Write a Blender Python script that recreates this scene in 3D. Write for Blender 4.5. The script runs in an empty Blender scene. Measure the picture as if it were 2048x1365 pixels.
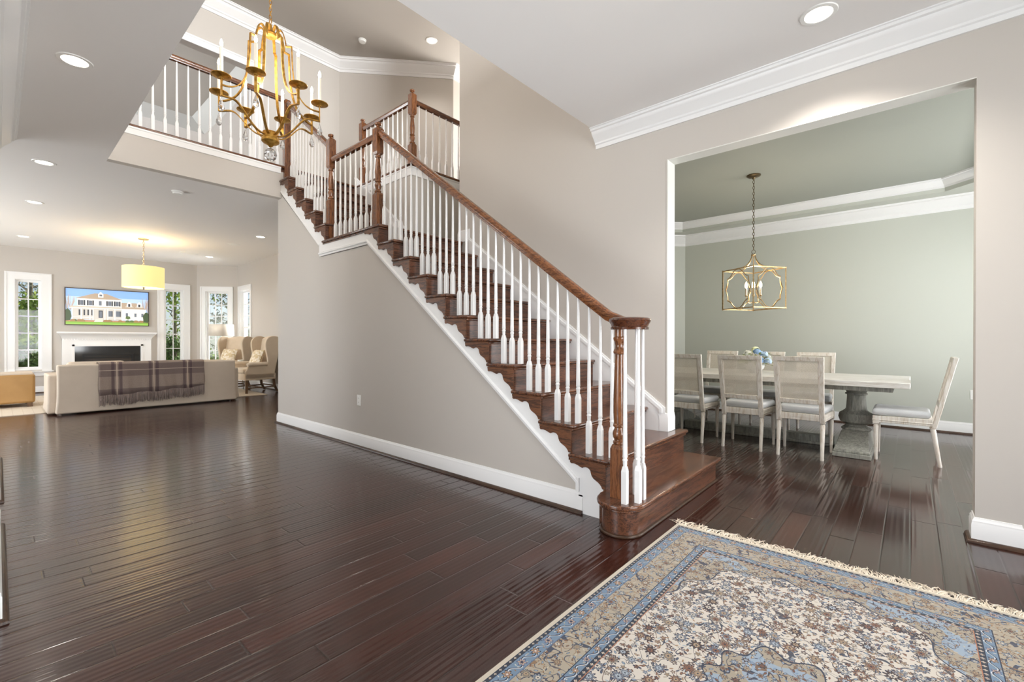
import bpy, bmesh, math, random
from mathutils import Vector, Matrix
random.seed(7)
SC = bpy.context.scene
COL = SC.collection
PI = math.pi

# ------------------------------------------------------------------ camera
CAMH = 1.16
yaw, pitch, roll, FPX = 7.22064948e-01, -2.90949322e-03, 1.24173909e-03, 9.06584182e+02
fwd = Vector((-math.sin(yaw)*math.cos(pitch), math.cos(yaw)*math.cos(pitch), math.sin(pitch)))
rt0 = Vector((math.cos(yaw), math.sin(yaw), 0)); up0 = rt0.cross(fwd)
rt = math.cos(roll)*rt0 + math.sin(roll)*up0; up = -math.sin(roll)*rt0 + math.cos(roll)*up0
cd = bpy.data.cameras.new('camera'); cam = bpy.data.objects.new('camera', cd); COL.objects.link(cam)
cd.sensor_width = 36.0; cd.lens = FPX/2048*36.0; cd.clip_start = 0.02; cd.clip_end = 200
m3 = Matrix((rt, up, -fwd)).transposed()
cam.matrix_world = Matrix.Translation((0, 0, CAMH)) @ m3.to_4x4()
SC.camera = cam

# ------------------------------------------------------------------ view, world, daylight
SC.view_settings.view_transform = 'Standard'
SC.view_settings.look = 'None'
SC.view_settings.exposure = 1.42
SC.view_settings.gamma = 1.0
SC.view_settings.use_curve_mapping = False
SC.cycles.max_bounces = 10
SC.cycles.diffuse_bounces = 6
SC.cycles.glossy_bounces = 4
SC.cycles.transmission_bounces = 6
SC.cycles.transparent_max_bounces = 12
SC.cycles.caustics_reflective = False
SC.cycles.caustics_refractive = False
SC.cycles.sample_clamp_indirect = 4.0

W = bpy.data.worlds.new('sky'); SC.world = W; W.use_nodes = True
wn = W.node_tree.nodes; wl = W.node_tree.links; wn.clear()
wo = wn.new('ShaderNodeOutputWorld'); wb = wn.new('ShaderNodeBackground')
sky = wn.new('ShaderNodeTexSky'); sky.sky_type = 'HOSEK_WILKIE'
sky.sun_direction = Vector((-0.10, 0.80, 0.42)).normalized(); sky.turbidity = 4.0; sky.ground_albedo = 0.4
wl.new(sky.outputs[0], wb.inputs[0]); wb.inputs[1].default_value = 1.7
wl.new(wb.outputs[0], wo.inputs[0])

def area(name, loc, target, sx, sy, power, color=(1, 1, 1), spread=PI):
    l = bpy.data.lights.new(name, 'AREA'); l.shape = 'RECTANGLE'; l.size = sx; l.size_y = sy
    l.energy = power; l.color = color; l.spread = spread
    o = bpy.data.objects.new(name, l); COL.objects.link(o); o.location = loc
    d = Vector(target) - Vector(loc); o.rotation_euler = d.to_track_quat('-Z', 'Y').to_euler()
    return o
DAY = (0.965, 0.985, 1.0)
sun = bpy.data.lights.new('sun', 'SUN'); sun.energy = 1.6; sun.angle = math.radians(0.6); sun.color = (1, 0.95, 0.86)
so = bpy.data.objects.new('sun', sun); COL.objects.link(so); so.location = (-18, 12, 9)
so.rotation_euler = Vector((0.10, -0.80, -0.42)).to_track_quat('-Z', 'Y').to_euler()
# area lamps added for daylight; front, study and upper-floor openings are unseen, assumed
area('daylight_front_door', (3.3, 1.8, 1.5), (-4, 1.2, 1.8), 2.6, 2.6, 50, DAY, math.radians(110))
area('foyer_ceiling_fill', (3.2, 1.3, 0.35), (-3.9, 0.7, 3.3), 2.0, 0.8, 6, DAY, math.radians(62))  # fill lamp added to lift the foyer ceiling; no real source there
area('upper_void_fill', (3.3, 2.2, 4.9), (-5, 2.2, 4.0), 2.6, 1.8, 440, DAY)  # added behind an unseen opening to brighten the upper walls
area('study_fill', (-2.3, -3.9, 1.3), (-2.6, 1.5, 2.2), 3.0, 2.2, 108, DAY)  # added outside an unseen study window to brighten the foyer
area('daylight_dining', (1.9, 5.9, 1.6), (-4, 6.1, 2.1), 2.6, 1.9, 56, DAY)
area('daylight_living_side', (-10.3, -3.3, 1.5), (-10.0, 3, 1.9), 5.0, 2.2, 118, DAY)
area('daylight_living_bay', (-12.9, 5.2, 1.6), (-12.6, 0, 1.0), 1.0, 2.0, 40, DAY)
area('daylight_loft', (-10.5, -2.3, 5.0), (-10.5, 3, 4.7), 3.5, 1.6, 190, DAY)
area('upper_hall_fill', (-6.0, 8.2, 5.0), (-5.5, 2.0, 4.2), 1.6, 1.8, 170, (1, 0.95, 0.9))  # added to brighten the upper hall; no window stands here

# ------------------------------------------------------------------ scene helpers
def lin(c):
    c = c.lstrip('#'); v = [int(c[i:i+2], 16)/255 for i in (0, 2, 4)]
    return tuple(x/12.92 if x <= 0.04045 else ((x+0.055)/1.055)**2.4 for x in v) + (1.0,)

def tag(o, label=None, cat=None, group=None, kind=None):
    if label: o['label'] = label
    if cat: o['category'] = cat
    if group: o['group'] = group
    if kind: o['kind'] = kind
    return o

def thing(name, loc, label, cat, group=None, rz=0):
    o = bpy.data.objects.new(name, None); COL.objects.link(o); o.location = loc
    o.rotation_euler = (0, 0, rz); o.empty_display_size = 0.1
    return tag(o, label, cat, group)

def kids(o): return [c for c in bpy.data.objects if c.parent == o]
def dup(o, loc=None, rz=None, label=None, group=None, parent=None):
    c = o.copy(); COL.objects.link(c)
    if parent: c.parent = parent
    for ch in kids(o): dup(ch, parent=c)
    if loc is not None: c.location = loc
    if rz is not None: c.rotation_euler = (0, 0, rz)
    if label: c['label'] = label
    if group: c['group'] = group
    return c

def wloc(p):
    v = Vector((0, 0, 0))
    while p is not None: v = v + p.location; p = p.parent
    return v

class MB:
    def __init__(s): s.v = []; s.f = []; s.m = []
    def add(s, vs, fs, mi=0):
        b = len(s.v); s.v += [tuple(x) for x in vs]
        for f in fs: s.f.append(tuple(i+b for i in f)); s.m.append(mi)
        return s
    def box(s, x0, x1, y0, y1, z0, z1, mi=0):
        return s.add([(x0,y0,z0),(x1,y0,z0),(x1,y1,z0),(x0,y1,z0),(x0,y0,z1),(x1,y0,z1),(x1,y1,z1),(x0,y1,z1)],
                     [(0,3,2,1),(4,5,6,7),(0,1,5,4),(1,2,6,5),(2,3,7,6),(3,0,4,7)], mi)
    def frustum(s, c, z0, a0, z1, a1, mi=0):
        x, y = c
        v = [(x-a0,y-a0,z0),(x+a0,y-a0,z0),(x+a0,y+a0,z0),(x-a0,y+a0,z0),(x-a1,y-a1,z1),(x+a1,y-a1,z1),(x+a1,y+a1,z1),(x-a1,y+a1,z1)]
        return s.add(v, [(0,3,2,1),(4,5,6,7),(0,1,5,4),(1,2,6,5),(2,3,7,6),(3,0,4,7)], mi)
    def prism(s, poly, axis, a0, a1, mi=0):
        n = len(poly)
        def P(p, a): return {'x': (a, p[0], p[1]), 'y': (p[0], a, p[1]), 'z': (p[0], p[1], a)}[axis]
        v = [P(p, a0) for p in poly] + [P(p, a1) for p in poly]
        f = [tuple(range(n))[::-1], tuple(range(n, 2*n))] + [(i, (i+1) % n, n+(i+1) % n, n+i) for i in range(n)]
        return s.add(v, f, mi)
    def lathe(s, prof, c=(0, 0, 0), n=20, mi=0, cap=True):
        v = []; f = []; k = len(prof)
        for r, z in prof:
            for i in range(n):
                a = 2*PI*i/n; v.append((c[0]+r*math.cos(a), c[1]+r*math.sin(a), c[2]+z))
        for j in range(k-1):
            for i in range(n):
                f.append((j*n+i, j*n+(i+1) % n, (j+1)*n+(i+1) % n, (j+1)*n+i))
        if cap:
            f.append(tuple(range(n))[::-1]); f.append(tuple((k-1)*n+i for i in range(n)))
        return s.add(v, f, mi)
    def sweep(s, path, prof, up=(0, 0, 1), closed=False, mi=0, cap=True):
        P = [Vector(p) for p in path]; n = len(P); U = Vector(up); rings = []
        for i in range(n):
            a = P[i]-P[i-1] if (i > 0 or closed) else None
            b = P[(i+1) % n]-P[i] if (i < n-1 or closed) else None
            ta = a.normalized() if a is not None else b.normalized(); tb = b.normalized() if b is not None else ta
            t = (ta+tb)
            t = t.normalized() if t.length > 1e-6 else tb
            side = t.cross(U)
            if side.length < 1e-5: side = t.cross(Vector((1, 0.01, 0)))
            side.normalize(); u = side.cross(t).normalized()
            sb = tb.cross(U); k = 1.0
            if sb.length > 1e-5:
                d = side.dot(sb.normalized())
                k = 1/d if d > 0.35 else 1.0
            rings.append([P[i]+side*(q[0]*k)+u*q[1] for q in prof])
        m = len(prof); v = [tuple(p) for r in rings for p in r]; f = []
        for i in range(n if closed else n-1):
            j = (i+1) % n
            for q in range(m): f.append((i*m+q, i*m+(q+1) % m, j*m+(q+1) % m, j*m+q))
        if cap and not closed: f.append(tuple(range(m))[::-1]); f.append(tuple((n-1)*m+q for q in range(m)))
        return s.add(v, f, mi)
    def tube(s, path, r, n=8, closed=False, mi=0):
        P = [Vector(p) for p in path]; N = len(P); R = r if isinstance(r, (list, tuple)) else [r]*N
        T = []
        for i in range(N):
            a = P[i-1] if (i > 0 or closed) else P[i]; b = P[(i+1) % N] if (i < N-1 or closed) else P[i]
            T.append((b-a).normalized())
        nv = T[0].cross(Vector((0.31, 0.17, 0.93)));
        if nv.length < 1e-3: nv = T[0].cross(Vector((1, 0, 0)))
        nv.normalize(); v = []; f = []
        for i in range(N):
            nv = (nv - T[i]*nv.dot(T[i])).normalized(); bv = T[i].cross(nv)
            for k in range(n):
                a = 2*PI*k/n; v.append(tuple(P[i]+nv*(R[i]*math.cos(a))+bv*(R[i]*math.sin(a))))
        for i in range(N if closed else N-1):
            j = (i+1) % N
            for k in range(n): f.append((i*n+k, i*n+(k+1) % n, j*n+(k+1) % n, j*n+k))
        if not closed: f.append(tuple(range(n))[::-1]); f.append(tuple((N-1)*n+k for k in range(n)))
        return s.add(v, f, mi)
    def build(s, name, mats, parent=None, local=False, bevel=0, seg=2, ang=35, subsurf=0, loc=None):
        me = bpy.data.meshes.new(name); o = bpy.data.objects.new(name, me)
        off = Vector((0, 0, 0))
        if loc is not None: off = Vector(loc)
        elif parent is not None and not local: off = wloc(parent)
        me.from_pydata([tuple(Vector(p)-off) for p in s.v], [], s.f)
        if not isinstance(mats, (list, tuple)): mats = [mats]
        for m in mats: me.materials.append(m)
        for p, mi in zip(me.polygons, s.m): p.material_index = mi
        bm = bmesh.new(); bm.from_mesh(me); bmesh.ops.recalc_face_normals(bm, faces=bm.faces); bm.to_mesh(me); bm.free()
        me.polygons.foreach_set('use_smooth', [True]*len(me.polygons))
        me.set_sharp_from_angle(angle=math.radians(ang)); me.update()
        COL.objects.link(o)
        if parent is not None: o.parent = parent
        if loc is not None: o.location = off - (wloc(parent) if parent is not None else Vector((0, 0, 0)))
        if bevel:
            b = o.modifiers.new('bevel', 'BEVEL'); b.width = bevel; b.segments = seg; b.limit_method = 'ANGLE'; b.angle_limit = math.radians(30)
        if subsurf:
            q = o.modifiers.new('smooth', 'SUBSURF'); q.levels = subsurf; q.render_levels = subsurf
        return o

def struct(mb, name, mat, parent=None, **k):
    o = mb.build(name, mat, parent, **k)
    if parent is None: o['kind'] = 'structure'
    return o

# ------------------------------------------------------------------ materials
class N:
    """tiny node-expression builder"""
    def __init__(s, t, sock): s.t = t; s.s = sock
    def _m(s, op, b=None, c=None, clamp=False):
        n = s.t.nodes.new('ShaderNodeMath'); n.operation = op; n.use_clamp = clamp
        s.t.links.new(s.s, n.inputs[0])
        for i, q in ((1, b), (2, c)):
            if q is None: continue
            if isinstance(q, N): s.t.links.new(q.s, n.inputs[i])
            else: n.inputs[i].default_value = q
        return N(s.t, n.outputs[0])
    def __add__(s, b): return s._m('ADD', b)
    __radd__ = __add__
    def __sub__(s, b): return s._m('SUBTRACT', b)
    def __rsub__(s, b): return (s*-1)+b
    def __mul__(s, b): return s._m('MULTIPLY', b)
    __rmul__ = __mul__
    def __truediv__(s, b): return s._m('DIVIDE', b)
    def lt(s, b): return s._m('LESS_THAN', b)
    def gt(s, b): return s._m('GREATER_THAN', b)
    def abs(s): return s._m('ABSOLUTE')
    def floor(s): return s._m('FLOOR')
    def fract(s): return s._m('FRACT')
    def sin(s): return s._m('SINE')
    def cos(s): return s._m('COSINE')
    def sqrt(s): return s._m('SQRT')
    def mn(s, b): return s._m('MINIMUM', b)
    def mx(s, b): return s._m('MAXIMUM', b)
    def atan2(s, b): return s._m('ARCTAN2', b)
    def pingpong(s, b): return s._m('PINGPONG', b)
    def smooth(s, a, b):
        n = s.t.nodes.new('ShaderNodeMapRange'); n.interpolation_type = 'SMOOTHSTEP'
        s.t.links.new(s.s, n.inputs[0]); n.inputs[1].default_value = a; n.inputs[2].default_value = b
        return N(s.t, n.outputs[0])

class Mat:
    def __init__(s, name, color='#808080', rough=0.5, metal=0.0, spec=0.5):
        s.m = bpy.data.materials.new(name); s.m.use_nodes = True; s.t = s.m.node_tree
        s.b = s.t.nodes['Principled BSDF']
        s.b.inputs['Base Color'].default_value = lin(color) if isinstance(color, str) else color
        s.b.inputs['Roughness'].default_value = rough; s.b.inputs['Metallic'].default_value = metal
        s.b.inputs['Specular IOR Level'].default_value = spec
    def new(s, t): return s.t.nodes.new(t)
    def coord(s, kind='Object'):
        n = s.new('ShaderNodeTexCoord'); return n.outputs[kind]
    def sep(s, sock):
        n = s.new('ShaderNodeSeparateXYZ'); s.t.links.new(sock, n.inputs[0]); return [N(s.t, o) for o in n.outputs]
    def vec(s, x, y, z=0.0):
        n = s.new('ShaderNodeCombineXYZ')
        for i, q in enumerate((x, y, z)):
            if isinstance(q, N): s.t.links.new(q.s, n.inputs[i])
            else: n.inputs[i].default_value = q
        return n.outputs[0]
    def map(s, sock, scale=(1, 1, 1), rot=(0, 0, 0)):
        n = s.new('ShaderNodeMapping'); s.t.links.new(sock, n.inputs[0]); n.inputs[3].default_value = scale; n.inputs[2].default_value = rot
        return n.outputs[0]
    def noise(s, sock, scale=5, detail=4, rough=0.5, dist=0.0):
        n = s.new('ShaderNodeTexNoise'); s.t.links.new(sock, n.inputs['Vector']); n.inputs['Scale'].default_value = scale
        n.inputs['Detail'].default_value = detail; n.inputs['Roughness'].default_value = rough; n.inputs['Distortion'].default_value = dist
        return N(s.t, n.outputs[0])
    def white(s, sock):
        n = s.new('ShaderNodeTexWhiteNoise'); n.noise_dimensions = '3D'; s.t.links.new(sock, n.inputs[0]); return N(s.t, n.outputs[0])
    def ramp(s, f, stops, const=False):
        n = s.new('ShaderNodeValToRGB'); s.t.links.new(f.s, n.inputs[0]); r = n.color_ramp
        if const: r.interpolation = 'CONSTANT'
        r.elements[0].position = stops[0][0]; r.elements[0].color = lin(stops[0][1])
        r.elements[1].position = stops[-1][0]; r.elements[1].color = lin(stops[-1][1])
        for p, c in stops[1:-1]:
            e = r.elements.new(p); e.color = lin(c)
        return n.outputs[0]
    def mix(s, f, a, b):
        n = s.new('ShaderNodeMix'); n.data_type = 'RGBA'
        if isinstance(f, N): s.t.links.new(f.s, n.inputs[0])
        else: n.inputs[0].default_value = f
        for i, q in ((6, a), (7, b)):
            if isinstance(q, str): n.inputs[i].default_value = lin(q)
            else: s.t.links.new(q, n.inputs[i])
        return n.outputs[2]
    def color(s, sock): s.t.links.new(sock, s.b.inputs['Base Color']); return s
    def rough(s, f): s.t.links.new(f.s, s.b.inputs['Roughness']); return s
    def bump(s, f, strength=0.3, dist=0.01):
        n = s.new('ShaderNodeBump'); n.inputs['Strength'].default_value = strength; n.inputs['Distance'].default_value = dist
        s.t.links.new(f.s, n.inputs['Height']); s.t.links.new(n.outputs[0], s.b.inputs['Normal']); return s
    def emit(s, color, strength):
        s.b.inputs['Emission Color'].default_value = lin(color); s.b.inputs['Emission Strength'].default_value = strength; return s

def paint(name, color, rough=0.55, bumpy=0.04):
    M = Mat(name, color, rough, spec=0.35); g = M.noise(M.coord(), 220, 2)
    M.bump(g, bumpy, 0.002); return M.m
def wood(name, dark, light, axis='x', rough=0.3, scale=1.0, slope=0.0, coat=0.0):
    M = Mat(name, light, rough)
    sc = {'x': (1.3, 16, 16), 'y': (16, 1.3, 16), 'z': (16, 16, 1.3)}[axis]
    c = M.map(M.coord(), tuple(q*scale for q in sc), (0, slope, 0))
    a = M.noise(c, 2.2, 5, 0.6, 1.2); b = M.noise(M.map(M.coord(), tuple(q*scale*4 for q in sc), (0, slope, 0)), 3.0, 3, 0.6, 0.3)
    f = (a*0.75+b*0.35)
    M.color(M.ramp(f, [(0.36, dark), (0.5, light), (0.62, dark), (0.75, light)])); M.bump(b, 0.12, 0.002)
    if coat: M.b.inputs['Coat Weight'].default_value = coat; M.b.inputs['Coat Roughness'].default_value = 0.12
    return M.m
def fabric(name, color, dark, scale=260, rough=0.9):
    M = Mat(name, color, rough, spec=0.2); c = M.coord()
    x, y, z = M.sep(M.map(c, (scale,)*3)); w = (x.sin()*z.sin()+y.sin()*z.cos())*0.25+0.5
    n = M.noise(c, 9, 4); M.color(M.mix((w*0.35+n*0.65), dark, color)); M.bump(w, 0.15, 0.002)
    M.b.inputs['Sheen Weight'].default_value = 0.2; return M.m
def glow(name, color, strength, base='#ffffff'):
    return Mat(name, base, 0.5).emit(color, strength).m

def floor_mat():
    M = Mat('plank_floor', '#3a2622', 0.28)
    x, y, z = M.sep(M.coord('Object'))
    pw, pl = 0.121, 1.25
    row = (x/pw).floor(); u = (x/pw).fract()
    off = M.white(M.vec(row, 3.7, 1.0))*pl*3.0
    yy = (y+off)/pl; idx = yy.floor(); v = yy.fract()
    rnd = M.white(M.vec(row, idx, 5.0)); rnd2 = M.white(M.vec(row, idx, 9.0))
    g = M.noise(M.vec(x*26+rnd*40, y*1.1+rnd2*9, 0.0), 1.6, 4, 0.55, 0.25)
    cl = M.noise(M.vec(x*4+rnd*30, y*2.0+rnd2*30, 0.0), 1.3, 2, 0.5)
    tone = (rnd*0.30+g*0.42+cl*0.36)
    col = M.ramp(tone, [(0.25, '#200f0b'), (0.5, '#301610'), (0.7, '#3d1d15'), (0.95, '#4d271c')])
    eu = (u.mn(1-u))*pw; ev = (v.mn(1-v))*pl; e = eu.mn(ev)
    seam = e.smooth(0.0008, 0.0028)
    M.color(M.mix(seam, '#120908', col))
    wob = M.noise(M.vec(x*2.0+rnd*11, y*0.7, rnd*7), 1.0, 1)
    rip = ((x*2*PI/0.0303)+wob*5+rnd*6).sin()
    amp = M.noise(M.vec(x*0.8, y*0.5, 2.0), 1.0, 2)
    h = rip*(amp*0.8+0.02)*0.00062+e.smooth(0.0, 0.007)*0.0016
    bn = M.new('ShaderNodeBump'); bn.inputs['Strength'].default_value = 0.8; bn.inputs['Distance'].default_value = 1.0
    M.t.links.new(h.s, bn.inputs['Height']); M.t.links.new(bn.outputs[0], M.b.inputs['Normal'])
    M.rough((g*0.08+cl*0.06)+0.10)
    M.b.inputs['Specular IOR Level'].default_value = 0.5; M.b.inputs['Coat IOR'].default_value = 1.7; M.b.inputs['Coat Weight'].default_value = 0.25; M.b.inputs['Coat Roughness'].default_value = 0.10; M.t.links.new(bn.outputs[0], M.b.inputs['Coat Normal'])
    return M.m

MAT = {}
MAT['wall'] = paint('taupe_wall_paint', '#c6c0b9')
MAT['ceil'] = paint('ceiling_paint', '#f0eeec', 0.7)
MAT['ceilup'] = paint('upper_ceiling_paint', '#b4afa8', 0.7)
MAT['upwall'] = MAT['wall']
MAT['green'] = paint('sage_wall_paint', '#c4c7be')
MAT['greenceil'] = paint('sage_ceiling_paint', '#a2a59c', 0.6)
MAT['grayceil'] = paint('grey_tray_paint', '#b9b9b6', 0.7)
MAT['trim'] = paint('white_trim_paint', '#eeeeee', 0.32, 0.01)
MAT['floor'] = floor_mat()
MAT['tread'] = wood('stained_oak_tread', '#33201a', '#744a33', 'y', 0.2, coat=0.35)
MAT['riser'] = wood('stained_oak_riser', '#2f1c16', '#6e4632', 'y', 0.28, 1.3, coat=0.2)
MAT['bracket'] = wood('stained_oak_bracket', '#36211a', '#7c5034', 'x', 0.34, 1.2)
MAT['rail'] = wood('oak_handrail', '#4a2814', '#8b5732', 'x', 0.22, 1.4, slope=0.64, coat=0.4)
MAT['railx'] = wood('oak_handrail_level', '#4a2814', '#80502e', 'x', 0.22, 1.4, coat=0.4)
MAT['raily'] = wood('oak_handrail_across', '#43230f', '#774a2c', 'y', 0.22, 1.4, coat=0.4)
MAT['volute'] = wood('dark_oak_volute', '#34190f', '#5e3621', 'y', 0.2, 1.4, coat=0.4)
MAT['newel'] = wood('oak_newel', '#4c2a15', '#8a5733', 'z', 0.25, 1.4, coat=0.3)
MAT['shoe'] = wood('dark_shoe_moulding', '#2c1d14', '#4d3626', 'x', 0.35, 1.2)
M = Mat('gold_leaf', '#b98a3c', 0.38, 0.85); M.color(M.ramp(M.noise(M.coord(), 30, 4), [(0.3, '#8f6526'), (0.6, '#c89c4c'), (0.8, '#d9b468')])); MAT['gold'] = M.m
M = Mat('antique_gold', '#a98a5c', 0.35, 0.85); M.color(M.ramp(M.noise(M.coord(), 40, 4), [(0.3, '#8a7048'), (0.7, '#bfa57c')])); MAT['agold'] = M.m
MAT['bronze'] = Mat('bronze', '#6b5c45', 0.35, 0.85).m
MAT['nickel'] = Mat('pale_metal', '#b7ac98', 0.3, 0.85).m
MAT['candle'] = Mat('ivory_candle', '#f2ecdf', 0.4).emit('#fff2dc', 0.03).m  # faint glow put into the sleeve material; the candle bowl shares it
MAT['bulb'] = glow('lit_bulb', '#fff0d8', 12)
MAT['bulbwarm'] = glow('lit_warm_bulb', '#ffc98a', 10)
MAT['can'] = glow('lit_downlight', '#fff1dc', 4)
M = Mat('crystal', '#f4f6f8', 0.02); M.b.inputs['Transmission Weight'].default_value = 0.9; M.b.inputs['IOR'].default_value = 1.5; MAT['crystal'] = M.m
MAT['plastic'] = Mat('white_plastic', '#efefec', 0.35).m
MAT['slot'] = Mat('dark_slot', '#3a3a3a', 0.5).m
def pane_mat():
    m = bpy.data.materials.new('window_glass'); m.use_nodes = True; t = m.node_tree; t.nodes.clear()
    o = t.nodes.new('ShaderNodeOutputMaterial'); a = t.nodes.new('ShaderNodeBsdfTransparent'); b = t.nodes.new('ShaderNodeBsdfGlossy')
    b.inputs['Roughness'].default_value = 0.02; mx = t.nodes.new('ShaderNodeMixShader'); mx.inputs[0].default_value = 0.012
    t.links.new(a.outputs[0], mx.inputs[1]); t.links.new(b.outputs[0], mx.inputs[2]); t.links.new(mx.outputs[0], o.inputs[0]); return m
MAT['glass'] = pane_mat()
# ------------------------------------------------------------------ key dimensions (metres)
H1 = 3.105            # first-floor ceiling
ZF2 = 3.52            # upper finished floor
H2 = 6.28             # upper ceiling
YW = 3.72             # face of the wall beside the stairs / dining opening
YS = 2.59             # face of the wall under the stairs
XV0, XV1 = -6.5, -2.215   # two-storey void, far and near edge
YV0 = 0.79                # two-storey void, left edge

def wall(name, p, q, z0, z1, mat, th=0.12, holes=(), side=1):
    """straight wall from p to q (xy) whose room face is on the line; thickness goes to the left (side=1) or right of travel"""
    P = Vector((p[0], p[1], 0)); Q = Vector((q[0], q[1], 0)); L = (Q-P).length; t = (Q-P)/L
    n = Vector((-t.y, t.x, 0))*side*th
    us = sorted({0, L} | {h[0] for h in holes} | {h[1] for h in holes}); zs = sorted({z0, z1} | {min(max(q, z0), z1) for h in holes for q in h[2:4]})
    def solid(i, j):
        if i < 0 or j < 0 or i >= len(us)-1 or j >= len(zs)-1: return False
        u = (us[i]+us[i+1])/2; z = (zs[j]+zs[j+1])/2
        return not any(h[0] < u < h[1] and h[2] < z < h[3] for h in holes)
    mb = MB()
    def V(u, z, b): r = P+t*u+n*b; return (r.x, r.y, z)
    for i in range(len(us)-1):
        for j in range(len(zs)-1):
            if not solid(i, j): continue
            a, b, c, d = us[i], us[i+1], zs[j], zs[j+1]
            mb.add([V(a, c, 0), V(b, c, 0), V(b, d, 0), V(a, d, 0)], [(0, 1, 2, 3)])
            mb.add([V(a, c, 1), V(b, c, 1), V(b, d, 1), V(a, d, 1)], [(3, 2, 1, 0)])
            if not solid(i-1, j): mb.add([V(a, c, 0), V(a, d, 0), V(a, d, 1), V(a, c, 1)], [(0, 1, 2, 3)])
            if not solid(i+1, j): mb.add([V(b, c, 0), V(b, d, 0), V(b, d, 1), V(b, c, 1)], [(0, 1, 2, 3)])
            if not solid(i, j-1): mb.add([V(a, c, 0), V(b, c, 0), V(b, c, 1), V(a, c, 1)], [(0, 1, 2, 3)])
            if not solid(i, j+1): mb.add([V(a, d, 0), V(b, d, 0), V(b, d, 1), V(a, d, 1)], [(0, 1, 2, 3)])
    bmx = bmesh.new(); o = mb.build(name, mat); bmx.from_mesh(o.data)
    bmesh.ops.remove_doubles(bmx, verts=bmx.verts, dist=1e-5); bmesh.ops.recalc_face_normals(bmx, faces=bmx.faces); bmx.to_mesh(o.data); bmx.free()
    o.data.set_sharp_from_angle(angle=0.5)
    o['kind'] = 'structure'; return o

# ---- floors
mb = MB(); mb.box(-14.6, 4.2, -4.3, 8.2, -0.12, 0.0); struct(mb, 'floor', MAT['floor'])

# ---- first-floor ceiling with the two-storey void cut out; the upper floor is the top of the same slab
def holed_slab(name, x0, x1, y0, y1, z0, z1, hole, mat):
    a, b, c, d = hole; mb = MB()
    for (p, q, r, s_) in ((x0, a, y0, y1), (b, x1, y0, y1), (a, b, y0, c), (a, b, d, y1)):
        if q > p and s_ > r: mb.box(p, q, r, s_, z0, z1)
    return struct(mb, name, mat)
holed_slab('ceiling', -14.4, 4.2, -4.3, YW+0.01, H1, ZF2-0.02, (XV0-0.1, XV1, YV0, YW+0.01), MAT['ceil'])
mb = MB(); mb.box(-14.4, -5.11, YW+0.01, 7.2, H1, ZF2-0.02); struct(mb, 'ceiling_rear', MAT['ceil'])
mb = MB(); mb.box(-14.0, XV0+0.0, -3.0, YW+0.01, ZF2-0.019, ZF2); mb.box(-9.5, -5.11, YW+0.01, 8.6, ZF2-0.019, ZF2)
struct(mb, 'floor_upper', MAT['floor'])
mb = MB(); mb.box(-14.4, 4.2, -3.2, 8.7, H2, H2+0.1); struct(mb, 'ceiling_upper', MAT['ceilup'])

# ---- walls
OP0, OP1, OPH = -1.539, 0.278, 2.674
XE = -4.13                                      # end of the tall wall beside the stairs
wall('wall_right', (XE, YW), (0.47, YW), 0, H1, MAT['wall'], 0.135, [(OP0-XE, OP1-XE, -1, OPH)])
wall('wall_right_upper', (XE, YW), (XV1+0.0, YW), H1, H2, MAT['wall'], 0.135)
wall('wall_void_near', (XV1, YW), (XV1, YV0), ZF2-0.02, ZF2+0.95, MAT['wall'], 0.12, side=1)  # unseen; kept to half height so the added upper lamp reaches the void
wall('wall_void_left', (XV0-2, YV0-0.6), (XV1, YV0-0.6), ZF2, H2, MAT['wall'], 0.1, side=-1)
wall('wall_balcony', (XV0, YV0), (XV0, YS+0.02), H1-0.0, 3.462, MAT['wall'], 0.1, side=1)
# wall under the stairs: polygon with the stair slope on top
XR, RUN, R1 = -1.435, 0.261, 0.195
ZL = 12*R1
def nose1(i): return XR-RUN*(i-2)
def nose2(k): return -5.18-0.26*(k-13)
def z2(k): return ZL+0.2*(k-12)
poly = [(-6.63, 0), (-1.58, 0), (-1.58, 0.10), (-1.75, 0.22), (-4.28, 2.16), (-5.36, 2.16), (-5.42, 2.30), (-6.50, 3.14), (-6.63, 3.14)]
mb = MB(); mb.prism(poly, 'y', YS, YS+0.11); struct(mb, 'wall_stair', MAT['wall'])
wall('wall_stair_end', (-6.63, YS+0.11), (-6.63, 4.30), 0, H1, MAT['wall'], 0.1, side=-1)
# wall beside the upper flight, below the gallery, and the landing recess
wall('wall_gallery', (-6.58, YW), (-5.199, YW), 1.0, 3.462, MAT['wall'], 0.1, side=1)
wall('wall_gallery_front', (-5.1, YW), (-5.1, 6.3), 1.0, 3.462, MAT['wall'], 0.1, side=1)
mb = MB(); mb.box(-5.1, XE, YW+0.13, 6.2, ZL-0.15, ZL-0.02); struct(mb, 'floor_recess', MAT['floor'])
wall('wall_recess_right', (XE, YW+0.13), (XE, 6.3), 1.0, H2, MAT['wall'], 0.1, side=-1)
wall('wall_recess_rear', (-5.1, 6.2), (XE, 6.2), 1.0, H2, MAT['wall'], 0.1, side=1)
# upper hall
wall('wall_upper_hall', (-7.9, -3.0), (-7.9, 4.16), ZF2, H2, MAT['upwall'], 0.14, [(1.6, 5.74, ZF2-1, 5.49)], side=1)
wall('wall_upper_angle', (-7.9, 4.16), (-6.495, 5.69), ZF2, H2, MAT['upwall'], 0.12, side=1)
wall('wall_upper_rear', (-6.495, 5.69), (-6.495, 8.6), ZF2, H2, MAT['upwall'], 0.12, side=1)
# loft behind the opening
wall('wall_loft_rear', (-13.7, -3.0), (-13.7, 5.2), ZF2, H2, MAT['wall'], 0.1, side=1)
wall('wall_loft_right', (-13.7, 4.6), (-7.95, 4.6), ZF2, H2, MAT['wall'], 0.1, side=1)
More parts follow.
